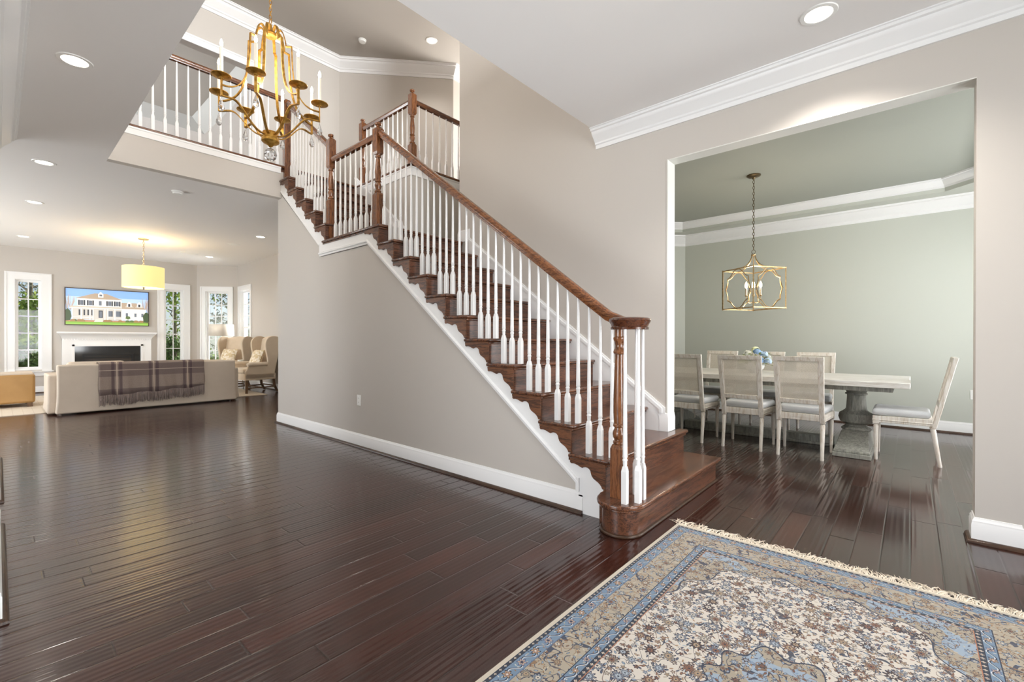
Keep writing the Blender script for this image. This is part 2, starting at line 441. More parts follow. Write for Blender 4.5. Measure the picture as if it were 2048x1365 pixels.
# left foyer wall: header and two piers
wall('wall_left', (-6.6, -0.004), (0.9, -0.004), 0, H1, MAT['wall'], 0.13, [(1.75, 2.4, -1, 2.6), (3.81, 7.4, -1, 2.67)], side=-1)
# unseen front foyer wall; assumed door and upper opening let the added lamps in
wall('wall_front', (2.7, 7.9), (2.7, -4.2), 0, H2, MAT['wall'], 0.15, [(4.9, 7.4, 0.02, 2.6), (4.6, 7.2, 4.0, 5.7)], side=1)
wall('wall_study', (2.7, -3.4), (-6.5, -3.4), 0, H1, MAT['wall'], 0.12, [(3.5, 6.5, 0.5, 2.6)], side=1)
wall('wall_study_left', (-6.45, -3.4), (-6.45, -0.14), 0, H1, MAT['wall'], 0.1, side=1)
# living room
XT = -14.1; YR = 4.22
wall('wall_far', (XT, -2.6), (XT, 3.47), 0, H1, MAT['wall'], 0.16, [(2.83, 3.25, 0.50, 2.44), (5.36, 5.79, 0.50, 2.44)], side=1)
C0, C1 = (XT, 3.47), (-13.43, YR); CL = math.hypot(C1[0]-C0[0], C1[1]-C0[1])
wall('wall_bay', C0, C1, 0, H1, MAT['wall'], 0.16, [(0.20, CL-0.22, 0.50, 2.44)], side=1)
wall('wall_living_right', (-13.43, YR), (-6.6, YR), 0, H1, MAT['wall'], 0.16, [(0.20, 0.92, 0.50, 2.44)], side=1)
wall('wall_living_left', (-6.55, -2.6), (-14.2, -2.6), 0, H1, MAT['wall'], 0.15, [(1.2, 6.2, 0.4, 2.6)], side=1)
wall('wall_living_return', (-6.6, -2.6), (-6.6, -0.14), 0, H1, MAT['wall'], 0.1, side=-1)
# dining room
YD = 7.9; XDR = 1.5
wall('wall_dining_far', (-2.95, YD), (XDR, YD), 0, H1, MAT['green'], 0.12, side=1)
wall('wall_dining_angle', (-4.10, 6.75), (-2.95, YD), 0, H1, MAT['green'], 0.12, side=1)
wall('wall_dining_left', (-4.10, YW+0.14), (-4.10, 6.75), 0, H1, MAT['green'], 0.1, side=1)
wall('wall_dining_window', (XDR, YD), (XDR, YW+0.14), 0, H1, MAT['green'], 0.12, [(0.7, 3.3, 0.6, 2.5)], side=1)
wall('wall_dining_near', (XDR, YW+0.137), (-4.1, YW+0.137), 0, H1, MAT['green'], 0.002, [(XDR-OP1, XDR-OP0, -1, OPH)], side=-1)
# dining ceiling: dropped soffit ring with a tray
ZSF = 2.955
O = [(-4.12, YW+0.13), (XDR+.05, YW+0.13), (XDR+.05, YD+.05), (-4.12, YD+.05)]
ix0, ix1, iy0, iy1, ch = -3.55, 0.62, 4.15, 7.56, 0.32
def ring8(x0, x1, y0, y1, c): return [(x0+c, y0), (x1-c, y0), (x1, y0+c), (x1, y1-c), (x1-c, y1), (x0+c, y1), (x0, y1-c), (x0, y0+c)]
tray = ring8(ix0, ix1, iy0, iy1, ch)
tray[5] = (-2.87, iy1); tray[6] = (ix0, iy1-0.68)
outer8 = [(-3.2, O[0][1]), (ix1-ch, O[0][1]), (O[1][0], iy0+ch), (O[1][0], iy1-ch), (ix1-ch, O[2][1]), (-2.87, O[2][1]), (-4.12, iy1-0.68), (-4.12, iy0+ch)]
mb = MB()
for i in range(8):
    j = (i+1) % 8
    mb.add([(*outer8[i], ZSF), (*outer8[j], ZSF), (*tray[j], ZSF), (*tray[i], ZSF)], [(0, 1, 2, 3)])
    mb.add([(*tray[i], ZSF), (*tray[j], ZSF), (*tray[j], H1), (*tray[i], H1)], [(0, 1, 2, 3)])
for a, b, c in ((1, O[1], 2), (3, O[2], 4), (5, O[3], 6), (7, O[0], 0)):
    mb.add([(*outer8[a], ZSF), (*b, ZSF), (*outer8[c], ZSF)], [(0, 1, 2)])
struct(mb, 'ceiling_dining_soffit', MAT['green'], ang=20)
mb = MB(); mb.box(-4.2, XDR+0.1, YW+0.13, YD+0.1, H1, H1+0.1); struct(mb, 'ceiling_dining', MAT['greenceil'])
# loft tray ceiling: sloped grey sides
a8 = [(-12.40, -1.8), (-8.6, -1.8), (-8.6, 2.96), (-12.40, 2.96)]; b8 = [(-12.65, -2.1), (-8.3, -2.1), (-8.3, 3.27), (-12.65, 3.27)]
c8 = [(-13.7, -3.0), (-8.04, -3.0), (-8.04, 4.6), (-13.7, 4.6)]
mb = MB()
for i in range(4):
    j = (i+1) % 4; mb.add([(*b8[i], 6.05), (*b8[j], 6.05), (*a8[j], H2-.002), (*a8[i], H2-.002)], [(0, 1, 2, 3)])
struct(mb, 'ceiling_loft_slope', MAT['grayceil'], ang=10)
mb = MB()
for i in range(4):
    j = (i+1) % 4; mb.add([(*c8[i], 6.05), (*c8[j], 6.05), (*b8[j], 6.05), (*b8[i], 6.05)], [(0, 1, 2, 3)])
struct(mb, 'ceiling_loft', MAT['ceil'], ang=10)

# ---- mouldings
CROWN = [(0, -0.16), (0.013, -0.16), (0.015, -0.128), (0.028, -0.122), (0.030, -0.108), (0.040, -0.098), (0.060, -0.075), (0.080, -0.055), (0.090, -0.042), (0.094, -0.028), (0.112, -0.024), (0.116, -0.008), (0.128, -0.006), (0.130, 0), (0, 0)]
def crown(name, path, z, sc=1.0, prof=CROWN, mat='trim'):
    mb = MB(); mb.sweep([(x, y, z) for x, y in path], [(a*sc, b*sc) for a, b in prof])
    return struct(mb, name, MAT[mat], ang=25)
crown('trim_1', [(-2.222, YW), (0.47, YW), (0.47, YW+.05)], H1)
crown('trim_2', [(1.2, 0.0), (-6.54, 0.0)], H1)
crown('trim_3', [(-7.9, -3.0), (-7.9, 4.16), (-6.495, 5.69), (-6.495, 8.5)], H2, 1.3)
TR = [(0, 0), (0.016, 0), (0.018, 0.085), (0.03, 0.09), (0.034, 0.108), (0, 0.11)]
crown('trim_4', [(-7.9, -1.4), (-7.9, 2.85)], 5.49, 1, TR)
TV_ = [(0, 0), (0.016, 0), (0.018, 0.10), (0.0, 0.11)]
mb = MB(); mb.box(-7.9, -7.882, 2.74, 2.85, ZF2, 5.49); struct(mb, 'trim_5', MAT['trim'])
LOWCR = [(0, -0.172), (0.014, -0.172), (0.016, -0.13), (0.03, -0.12), (0.05, -0.09), (0.085, -0.05), (0.095, -0.03), (0.115, -0.024), (0.12, 0), (0, 0)]
crown('trim_6', [(-4.1, YW+.14), (-4.10, 6.75), (-2.95, YD), (XDR, YD), (XDR, YW+0.14)], ZSF+0.0, 1.0, LOWCR)
UPC = [(0, -0.09), (0.012, -0.09), (0.014, -0.07), (0.03, -0.055), (0.055, -0.03), (0.06, -0.018), (0.075, -0.014), (0.078, 0), (0, 0)]
crown('trim_7', [tray[7], tray[6], tray[5], tray[4], tray[3], tray[2], tray[1]], H1, 1.15, UPC)

BASE = [(0, 0), (0.016, 0), (0.016, 0.105), (0.013, 0.112), (0.013, 0.122), (0.007, 0.132), (0.005, 0.142), (0, 0.142)]
SHOE = [(0.016, 0), (0.036, 0), (0.0345, 0.008), (0.029, 0.016), (0.022, 0.0195), (0.016, 0.02)]
def baseboard(name, path, z=0.0, shoe=True, hs=1.0, shoepath=None):
    mb = MB(); mb.sweep([(x, y, z) for x, y in path], [(a, b*hs) for a, b in BASE]); o = struct(mb, name, MAT['trim'], ang=25)
    if shoe:
        mb = MB(); mb.sweep([(x, y, z) for x, y in (shoepath or path)], SHOE); s = mb.build('shoe_moulding', MAT['shoe'], o, ang=40); s['label'] = 'dark stained shoe moulding along the floor'
    return o
baseboard('baseboard_stair', [(-6.63, YS+0.6), (-6.63, YS), (-1.64, YS)])
baseboard('baseboard_right', [(OP1, YW+0.135), (OP1, YW), (0.455, YW), (0.455, YW+.135)])
baseboard('baseboard_left', [(-2.792, -0.15), (-2.792, -0.004), (-4.2, -0.004), (-4.2, -0.15)])
baseboard('baseboard_left_rear', [(-4.86, -0.15), (-4.86, -0.004), (-6.6, -0.004)])
baseboard('baseboard_dining', [(-4.1, YW+.14), (-4.10, 6.75), (-2.95, YD), (XDR, YD)])
baseboard('baseboard_far', [(XT, -2.6), (XT, 0.93)])
baseboard('baseboard_bay', [(XT, 2.52), C0, C1, (-6.7, YR)])
# stair-side trims: plinth on the jamb standing on the second tread, baseboard round the wall end at the landing, landing recess
mb = MB(); zz = 2*R1
mb.sweep([(OP0-0.061, YW, zz), (OP0, YW, zz), (OP0, YW+0.135, zz)], [(0, 0), (0.016, 0), (0.016, 0.115), (0.013, 0.125), (0.012, 0.135), (0.007, 0.15), (0, 0.155)])
struct(mb, 'trim_8', MAT['trim'], ang=25)
mb = MB(); mb.box(OP0-0.004, OP0+0.006, YW-0.004, YW+0.139, zz+0.1, OPH); mb.box(OP0, OP1, YW-0.0, YW+0.135, OPH-0.006, OPH); struct(mb, 'trim_9', paint('jamb_paint', '#e3e3dd'))
baseboard('baseboard_landing', [(XE, YW+0.2), (XE, YW), (-3.95, YW)], ZL, False)
baseboard('baseboard_recess', [(-5.1, YW), (-5.1, 6.2), (XE, 6.2)], ZL, False)
# sloped skirt boards on the right-hand walls of both flights
def skirt(name, x0, x1, zf, y, cap=0.03, low=None):
    """board whose top runs along z=zf(x)"""
    mb = MB(); n = low
    mb.prism([(x0, zf(x0)), (x1, zf(x1)), (x1, n(x1)), (x0, n(x0))], 'y', y-0.014, y)
    k = 0.028
    mb.prism([(x0, zf(x0)+k), (x1, zf(x1)+k), (x1, zf(x1)), (x0, zf(x0))], 'y', y-0.022, y)
    mb.prism([(x0, zf(x0)+k+0.02), (x1, zf(x1)+k+0.02), (x1, zf(x1)+k), (x0, zf(x0)+k)], 'y', y-0.012, y)
    return struct(mb, name, MAT['trim'])
sl1 = R1/RUN
zf = lambda x: 2*R1+(XR-x)*sl1+0.058
mb = MB()
mb.prism([(-3.96, zf(-3.96)), (-1.60, zf(-1.60)), (-1.60, zz), (-1.80, zz-0.05), (-3.96, zf(-3.96)-0.6)], 'y', YW-0.014, YW)
mb.prism([(-3.96, zf(-3.96)+0.030), (-1.575, zf(-1.575)+0.030), (-1.60, zf(-1.60)), (-3.96, zf(-3.96))], 'y', YW-0.022, YW)
mb.prism([(-3.96, zf(-3.96)+0.052), (-1.553, zf(-1.553)+0.052), (-1.575, zf(-1.575)+0.030), (-3.96, zf(-3.96)+0.030)], 'y', YW-0.012, YW)
mb.prism([(-1.60, zf(-1.60)), (-1.575, zf(-1.575)+0.03), (-1.575, zz+0.15), (-1.60, zz+0.15)], 'y', YW-0.022, YW)
mb.prism([(-1.575, zf(-1.575)+0.030), (-1.553, zf(-1.553)+0.052), (-1.553, zz+0.15), (-1.575, zz+0.15)], 'y', YW-0.012, YW)
struct(mb, 'trim_10', MAT['trim'], ang=20)
sl2 = 0.2/0.26
skirt('trim_12', -6.55, -5.10, lambda x: z2(13)+(-5.18-x)*sl2+0.08, YW, low=lambda x: z2(13)+(-5.18-x)*sl2-0.45)
# gallery and balcony edge trims (white band under the wood nosing)
mb = MB(); mb.box(XV0, XV0+0.016, YV0, YS-0.02, 3.435, 3.52); mb.box(XV0, XV0+0.026, YV0, YS-0.02, 3.50, 3.52); struct(mb, 'trim_13', MAT['trim'])
mb = MB(); mb.box(-6.45, -5.085, YW-0.016, YW, 3.40, 3.515); mb.box(-5.1, -5.084, YW-0.016, 6.3, 3.40, 3.515)
mb.box(-6.45, -5.075, YW-0.026, YW, 3.495, 3.515); mb.box(-5.1, -5.074, YW-0.026, 6.3, 3.495, 3.515); struct(mb, 'trim_14', MAT['trim'])

# ---- windows
def window(name, p, t, n, w, z0, z1, cols, rows, casing=0.10, sill=True, dh=False, depth=0.16):
    """p: hole start on the wall face, t along wall, n into the room"""
    P = Vector((p[0], p[1], 0)); T = Vector((t[0], t[1], 0)).normalized(); Nn = Vector((n[0], n[1], 0)).normalized()
    def bx(mb, u0, u1, d0, d1, a, b):
        v = []
        for z in (a, b):
            for (u, d) in ((u0, d0), (u1, d0), (u1, d1), (u0, d1)):
                q = P+T*u+Nn*d; v.append((q.x, q.y, z))
        mb.add(v, [(0, 3, 2, 1), (4, 5, 6, 7), (0, 1, 5, 4), (1, 2, 6, 5), (2, 3, 7, 6), (3, 0, 4, 7)])
    mb = MB(); c = casing
    for (a, b, e, f) in ((-c+.03, 0.012, z0-0.02, z1-.012), (w-0.012, w+c-.03, z0-0.02, z1-.012), (-c+.03, w+c-.03, z1-0.012, z1+c-.03)): bx(mb, a, b, 0, 0.018, e, f)
    for (a, b, e, f) in ((-c, -c+0.03, z0-0.02, z1+c-.03), (w+c-0.03, w+c, z0-0.02, z1+c-.03), (-c, w+c, z1+c-0.03, z1+c)): bx(mb, a, b, 0.0, 0.030, e, f)
    o = struct(mb, name, MAT['trim'])
    mb = MB()
    for (a, b, e, f) in ((0, 0.02, z0, z1), (w-0.02, w, z0, z1), (0.02, w-.02, z1-0.02, z1), (0.02, w-.02, z0, z0+0.02)): bx(mb, a, b, -depth, -0.001, e, f)
    mb.build('jamb', MAT['trim'], o)
    if sill:
        mb = MB(); bx(mb, -c-0.03, w+c+0.03, -0.05, 0.055, z0-0.045, z0-0.02); bx(mb, -c, w+c, 0, 0.02, z0-0.13, z0-0.045)
        mb.build('sill', MAT['trim'], o)
    mb = MB(); s = 0.045; d0, d1 = -0.10, -0.065
    for (a, b, e, f) in ((0.02, 0.02+s, z0+.02, z1-.02), (w-0.02-s, w-0.02, z0+.02, z1-.02), (0.02+s, w-0.02-s, z1-0.02-s, z1-.02), (0.02+s, w-.02-s, z0+.02, z0+.02+s)): bx(mb, a, b, d0, d1, e, f)
    if dh: zm = (z0+z1)/2; bx(mb, 0.021, w-0.021, d0, d1+0.01, zm-0.025, zm+0.025)
    mb.build('sash', MAT['trim'], o)
    mb = MB(); a0, a1, b0, b1 = 0.02+s, w-0.02-s, z0+.02+s, z1-.02-s
    for i in range(1, cols): u = a0+(a1-a0)*i/cols; bx(mb, u-0.010, u+0.010, d0+0.008, d1-0.008, b0, b1)
    for j in range(1, rows): z = b0+(b1-b0)*j/rows; bx(mb, a0, a1, d0+0.009, d1-0.009, z-0.010, z+0.010)
    mb.build('muntin_grid', MAT['trim'], o)
    mb = MB(); bx(mb, a0, a1, -0.085, -0.081, b0, b1); mb.build('pane', MAT['glass'], o)
    return o
window('window_1', (XT, 0.23), (0, 1), (1, 0), 0.42, 0.50, 2.44, 2, 5, 0.135)
window('window_2', (XT, 2.76), (0, 1), (1, 0), 0.43, 0.50, 2.44, 2, 5, 0.125)
tt = (C1[0]-C0[0], C1[1]-C0[1]); tl = Vector((tt[0], tt[1], 0)).normalized()
window('window_3', (C0[0]+tl.x*0.20, C0[1]+tl.y*0.20), tt, (tl.y, -tl.x), CL-0.42, 0.50, 2.44, 3, 6, 0.11, dh=True)
window('window_4', (-13.23, YR), (1, 0), (0, -1), 0.72, 0.50, 2.44, 3, 6, 0.11, dh=True)
window('window_5', (-7.75, -2.6), (-1, 0), (0, 1), 5.0, 0.4, 2.6, 8, 5, 0.1)
window('window_6', (2.7, 3.0), (0, -1), (-1, 0), 2.5, 0.05, 2.6, 4, 4, 0.1, sill=False)
window('window_7', (XDR, 7.2), (0, -1), (-1, 0), 2.6, 0.6, 2.5, 6, 4, 0.1)
window('window_8', (-0.8, -3.4), (-1, 0), (0, 1), 3.0, 0.5, 2.6, 6, 4, 0.1)  # unseen study window, placed to let the added study lamp through
# ------------------------------------------------------------------ staircase
st = thing('staircase', (-1.3, 3.1, 0), 'dark oak staircase with white scalloped stringer rising to the balcony', 'staircase')
YN = 2.553            # outer edge of the tread return nosing
YR0, YR1 = 2.578, YW-0.016
def rounded_tread(x0, x1, y0, y1, z1, left=True):
    """x0 back, x1 front nosing"""
    mb = MB()
    mb.box(x0, x1, y0, y1, z1-0.028, z1)
    return mb
def bracket(xf, z, run, name='bracket', hh=None):
    """scroll bracket under the return nosing: xf = riser face, z = tread underside"""
    k = run/0.262; h = (hh or R1)-0.031
    pr = [(0, 0), (0.272, 0), (0.272, -0.032), (0.262, -0.039), (0.240, -0.036), (0.215, -0.041), (0.192, -0.050), (0.174, -0.055), (0.166, -0.049), (0.150, -0.045), (0.134, -0.046), (0.122, -0.052),
          (0.112, -0.062), (0.108, -0.078), (0.102, -0.094), (0.090, -0.108), (0.072, -0.118), (0.054, -0.127), (0.040, -0.138), (0.030, -0.150), (0.024, -h), (0, -h)]
    mb = MB(); mb.prism([(xf-u*k, z+v) for u, v in pr], 'y', 2.566, 2.5765)
    return mb.build(name, MAT['bracket'], st, bevel=0.002, seg=1)
def tread(xf, xb, z, y0=YN, y1=YR1, name='tread'):
    mb = MB(); mb.box(xb, xf, y0, y1, z-0.028, z); o = mb.build(name, MAT['tread'], st, bevel=0.012, seg=3)
    sc = MB(); sc.box(xb+0.004, xf-0.016, y0+0.014, y1, z-0.046, z-0.028); s = sc.build('scotia', MAT['tread'], o, bevel=0.006, seg=2)
    return o
def riser(xr, z0, z1, y0=2.5765, y1=YR1):
    mb = MB(); mb.box(xr-0.02, xr, y0, y1, z0, z1); return mb.build('riser', MAT['riser'], st)
# starting step with a rounded left end
def capsule(xb, xf, y1, r, cy, n=18):
    cx = xf-r; pts = [(xb, y1), (xf, y1), (xf, cy)]
    for i in range(1, n): a = -PI*i/n; pts.append((cx+r*math.cos(a), cy+r*math.sin(a)))
    pts += [(cx-r, cy), (xb, cy)] if cx-r > xb else [(cx-r, cy)]
    return pts
mb = MB(); mb.prism(capsule(XR-0.035, -1.170, 3.932, 0.150, 2.512), 'z', R1-0.028, R1); b1 = mb.build('tread', MAT['tread'], st, bevel=0.012, seg=3)
mb = MB(); mb.prism(capsule(XR-0.035, -1.186, 3.915, 0.134, 2.512), 'z', R1-0.046, R1-0.028); mb.build('scotia', MAT['tread'], b1, bevel=0.005)
mb = MB(); mb.prism(capsule(XR-0.04, -1.203, 3.900, 0.117, 2.512), 'z', 0, R1-0.04); r1 = mb.build('riser', MAT['riser'], st)
mb = MB(); mb.prism(capsule(XR-0.04, -1.187, 3.912, 0.133, 2.512), 'z', 0, 0.018); mb.build('shoe_moulding', MAT['shoe'], r1, bevel=0.006)
# second step runs through the opening in front of the jamb
def ell(i, yi): return [(XR-i, YN+yi), (XR-i, 3.926-yi), (OP0+0.018, 3.926-yi), (OP0+0.018, YR1), (XR-RUN-0.05, YR1), (XR-RUN-0.05, YN+yi)]
mb = MB(); mb.prism(ell(0, 0), 'z', 2*R1-0.028, 2*R1)
t2 = mb.build('tread', MAT['tread'], st, bevel=0.010, seg=2)
mb = MB(); mb.prism(ell(0.016, 0.014), 'z', 2*R1-0.046, 2*R1-0.028); mb.build('scotia', MAT['tread'], t2)
mb = MB(); mb.box(XR-0.05, XR-0.03, 2.5765, 3.895, 0, 2*R1-0.03); mb.box(OP0+.004, XR-0.05, 3.875, 3.895, 0, 2*R1-0.03); mb.build('riser', MAT['riser'], st)
bracket(XR-0.03, 2*R1-0.028, RUN)
for i in range(3, 12):
    xf = nose1(i); tread(xf, xf-RUN-0.05, i*R1); riser(xf-0.03, (i-1)*R1, i*R1-0.028); bracket(xf-0.03, i*R1-0.028, RUN)
# landing
xl = nose1(12)
tread(xl, -5.285, ZL, YN, YR1); riser(xl-0.03, 11*R1, ZL-0.028); bracket(xl-0.03, ZL-0.028, RUN)
for k in range(13, 18):
    xf = nose2(k); tread(xf, xf-0.26-0.05, z2(k)); riser(xf-0.03, z2(k-1), z2(k)-0.028); bracket(xf-0.03, z2(k)-0.028, 0.26, hh=0.2)
riser(nose2(18)-0.03, z2(17), z2(18)-0.028)
# white stringer (skirt) on the open side
zig = []
for i in range(2, 12):
    xf = nose1(i)-0.034; zig += [(xf, (i-1)*R1 if i > 2 else 0.0), (xf, i*R1-0.03)]
low1 = lambda x: 0.212+(-1.672-x)*((2.201-0.212)/(4.328-1.672))
poly = [(-1.385, 0.0), (-1.385, 0.17), (-1.469, 0.17)] + zig[1:] + [(xl-0.034, 11*R1), (xl-0.034, ZL-0.03), (-5.21, ZL-0.03)]
for k in range(13, 19):
    xf = nose2(k)-0.034; poly += [(xf, z2(k-1)-0.03 if k > 13 else ZL-0.03), (xf, z2(k)-0.03)]
poly += [(-6.52, z2(18)-0.03), (-6.52, 3.20), (-5.385, 2.30), (-5.385, 2.165), (-4.305, 2.165), (-1.672, 0.175), (-1.672, 0.0)]
mb = MB(); mb.prism(poly, 'y', 2.577, 2.60); sg = mb.build('stringer', MAT['trim'], st); sg['label'] = 'white scalloped stringer board'
mb = MB()
mb.sweep([(-1.672, 2.577, 0.03), (-1.672, 2.577, 0.205), (-4.305, 2.577, 2.20), (-5.385, 2.577, 2.20)][:0:-1], [(0, -0.014), (0.010, -0.012), (0.013, 0.0), (0.008, 0.010), (0, 0.014)], up=(0, 0, 1))
mb.sweep([(-6.52, 2.577, 3.205), (-5.385, 2.577, 2.305)], [(0, -0.010), (0.007, -0.008), (0.009, 0.0), (0.006, 0.007), (0, 0.010)])
mb.box(-1.690, -1.665, 2.566, 2.577, 0.142, 0.235)
mb.build('stringer_moulding', MAT['trim'], sg, ang=25)
# nosing of the upper floor along balcony and gallery
ZN = 3.548
mb = MB(); mb.box(-6.62, -6.475, YV0, YR1, 3.52, ZN); struct(mb, 'trim_15', MAT['raily'], bevel=0.012, seg=3)
mb = MB(); mb.box(-6.475, -5.06, YW-0.035, YW+0.12, 3.515, ZN-0.002); mb.box(-5.20, -5.06, YW-0.035, 6.2, 3.515, ZN-0.002); struct(mb, 'trim_16', MAT['raily'], bevel=0.008, seg=2)

# ------------------------------------------------------------------ railings
YB = 2.652
_bal = {}
def baluster(parent, x, y, z0, z1, name='baluster'):
    h = round(z1-z0, 3)
    if h not in _bal:
        mb = MB(); a = 0.0160; hb = 0.17 if h < 0.95 else 0.19
        mb.box(-a, a, -a, a, 0, hb); mb.frustum((0, 0), hb, a, hb+0.030, 0.0105)
        mb.lathe([(0.0105, hb+0.028), (0.0125, hb+0.045), (0.0125, hb+0.060), (0.0150, hb+0.064), (0.0150, hb+0.070), (0.0122, hb+0.074), (0.0122, hb+0.080), (0.0148, hb+0.084), (0.0138, hb+0.10), (0.0125, hb+0.3*(h-hb)), (0.0078, h)], n=10)
        o = mb.build(name, MAT['trim'], parent, local=True, ang=40); _bal[h] = o.data
    else:
        o = bpy.data.objects.new(name, _bal[h]); COL.objects.link(o); o.parent = parent
    o.location = Vector((x, y, z0))-wloc(parent)
    return o
def newel(parent, x, y, z0, zb, zt0, zt1, ztop, w=0.042, name='newel_post'):
    """square foot to zb, turned to zt0, square block to zt1, then the button cap at ztop"""
    mb = MB(); L = zt0-zb
    mb.box(x-w, x+w, y-w, y+w, z0, zb-0.02); mb.frustum((x, y), zb-0.02, w, zb, w*0.78)
    pr = [(0.030, 0.0), (0.037, 0.008), (0.037, 0.022), (0.030, 0.030), (0.026, 0.036), (0.030, 0.055), (0.036, 0.075), (0.036, 0.09), (0.028, 0.105), (0.026, 0.112), (0.034, 0.118), (0.034, 0.128), (0.028, 0.134),
          (0.031, 0.16), (0.035, 0.22)]
    pr = [(r, z) for r, z in pr if z < L*0.75] + [(0.024, L-0.055), (0.022, L-0.035), (0.031, L-0.03), (0.031, L-0.018), (0.025, L-0.012), (0.03, L)]
    mb.lathe([(r, z) for r, z in pr], (x, y, zb), 18)
    if zt1:
        mb.frustum((x, y), zt0, w*0.75, zt0+0.022, w); mb.box(x-w, x+w, y-w, y+w, zt0+0.022, zt1-0.025); mb.frustum((x, y), zt1-0.025, w, zt1, w*0.55)
    o = mb.build(name, MAT['newel'], parent, ang=30)
    if zt1:
        mb = MB(); mb.lathe([(0.022, 0), (0.018, 0.006), (0.018, 0.014), (0.033, 0.022), (0.036, 0.032), (0.033, 0.040), (0.022, 0.048), (0.0, 0.054)], (x, y, zt1), 18, cap=False)
        mb.build('cap', MAT['newel'], o, ang=40)
    return o
RAIL = [(-0.022, 0), (0.022, 0), (0.024, 0.012), (0.028, 0.02), (0.032, 0.036), (0.031, 0.048), (0.023, 0.060), (0.010, 0.0655), (-0.010, 0.0655), (-0.023, 0.060), (-0.031, 0.048), (-0.032, 0.036), (-0.028, 0.02), (-0.024, 0.012)]
def rail(parent, path, mat, name='handrail'):
    mb = MB(); mb.sweep(path, RAIL); return mb.build(name, MAT[mat], parent, ang=25)

rs = thing('stair_railing', (-1.345, 2.526, R1), 'oak handrail with white balusters climbing the staircase from the scrolled newel', 'railing')
zr1 = lambda x: 2*R1+(XR-x)*sl1+0.925-0.080      # underside of the lower handrail
zr2 = lambda x: z2(13)+(-5.18-x)*sl2+0.925-0.080
# lower newel under the volute
mb = MB(); x, y, w = -1.345, 2.526, 0.040
mb.box(x-w, x+w, y-w, y+w, R1, R1+0.30); mb.frustum((x, y), R1+0.30, w, R1+0.325, 0.030)
pr = [(0.030, 0.32), (0.038, 0.33), (0.038, 0.342), (0.031, 0.348), (0.031, 0.356), (0.038, 0.366), (0.041, 0.385), (0.039, 0.402), (0.030, 0.42), (0.030, 0.428), (0.038, 0.434), (0.038, 0.446), (0.033, 0.452), (0.037, 0.52), (0.037, 0.60),
      (0.027, 0.865), (0.027, 0.875), (0.036, 0.882), (0.038, 0.892), (0.034, 0.903), (0.028, 0.912), (0.026, 0.93), (0.030, 0.952), (0.038, 0.968), (0.038, 0.978), (0.031, 0.985), (0.030, 1.04)]
mb.lathe(pr, (x, y, R1), 20); mb.build('newel_post', MAT['newel'], rs, ang=30)
VC = (-1.283, 2.537); VZ = 1.222
mb = MB(); mb.lathe([(0.100, 0.0), (0.112, 0.0), (0.114, 0.012), (0.108, 0.018), (0.112, 0.03), (0.121, 0.045), (0.125, 0.056), (0.121, 0.066), (0.108, 0.072), (0.0, 0.073)], (VC[0], VC[1], VZ), 40)
v = mb.build('volute', MAT['volute'], rs, ang=40); v['label'] = 'round scrolled end of the handrail'
hx = -4.185
path = [(hx, YB, zr1(hx))] + [(x, YB, zr1(x)) for x in (-3.5, -2.8, -2.1, -1.62)] + [(-1.50, YB-0.004, zr1(-1.50)+0.004), (-1.42, YB-0.012, VZ+0.035), (-1.36, YB-0.022, VZ+0.012), (-1.30, YB-0.036, VZ+0.004), (-1.25, YB-0.05, VZ+0.003)]
rail(rs, path, 'rail')
newel(rs, -4.215, YB, ZL, ZL+0.36, ZL+0.765, ZL+1.055, 0)
newel(rs, -5.235, YB, ZL, ZL+0.50, ZL+0.875, ZL+1.235, 0)
ZLR = 3.275
rail(rs, [(-5.20, YB, ZLR), (-4.25, YB, ZLR)], 'railx')
rail(rs, [(-6.53, YB, zr2(-6.53)), (-5.27, YB, zr2(-5.27))], 'rail')
for i in range(2, 12):
    for d in (0.03, 0.117, 0.204):
        x = nose1(i)-d; baluster(rs, x, YB, i*R1, zr1(x)+0.012)
baluster(rs, xl-0.055, YB, ZL, zr1(xl-0.055)+0.012)
for k in range(8):
    x = -5.235+(k+1)*1.02/9; baluster(rs, x, YB, ZL, ZLR+0.01)
for k in range(13, 18):
    for d in (0.03, 0.117, 0.204):
        x = nose2(k)-d
        if -6.42 < x < -5.29: baluster(rs, x, YB, z2(k), zr2(x)+0.012)
for (x, y) in ((-1.262, 2.440), (-1.212, 2.508), (-1.219, 2.582), (-1.287, 2.636)): baluster(rs, x, y, R1, VZ+0.015)
# half newel where the upper flight meets the balcony
mb = MB(); mb.box(-6.535, -6.455, YB-0.04, YB+0.04, z2(17), 4.45); mb.frustum((-6.495, YB), 4.45, 0.04, 4.47, 0.03)
mb.build('newel_post', MAT['newel'], rs, ang=30)

rb = thing('balcony_railing', (-6.53, YB-0.1, ZN), 'white baluster railing along the upper balcony over the foyer', 'railing')
rail(rb, [(-6.53, YV0-0.6, 4.447), (-6.53, YB-0.041, 4.447)], 'raily')
for k in range(15): baluster(rb, -6.545, 2.545-0.1135*k, ZN, 4.457)
rg = thing('gallery_railing', (-5.15, 3.77, ZN), 'railing of the upper gallery with two dark newels above the landing', 'railing')
ZG = 4.405
newel(rg, -5.152, 3.772, ZN-0.002, ZN+0.30, ZN+0.70, ZN+1.00, 0)
newel(rg, -6.43, 3.772, ZN-0.002, ZN+0.30, ZN+0.70, ZN+1.00, 0)
rail(rg, [(-6.40, 3.772, ZG), (-5.18, 3.772, ZG)], 'railx'); rail(rg, [(-5.152, 3.81, ZG), (-5.152, 6.2, ZG)], 'raily')
for k in range(10): baluster(rg, -6.43+(k+1)*1.278/11, 3.772, ZN-0.004, ZG+0.01)
for k in range(18): baluster(rg, -5.152, 3.885+k*0.122, ZN-0.004, ZG+0.01)
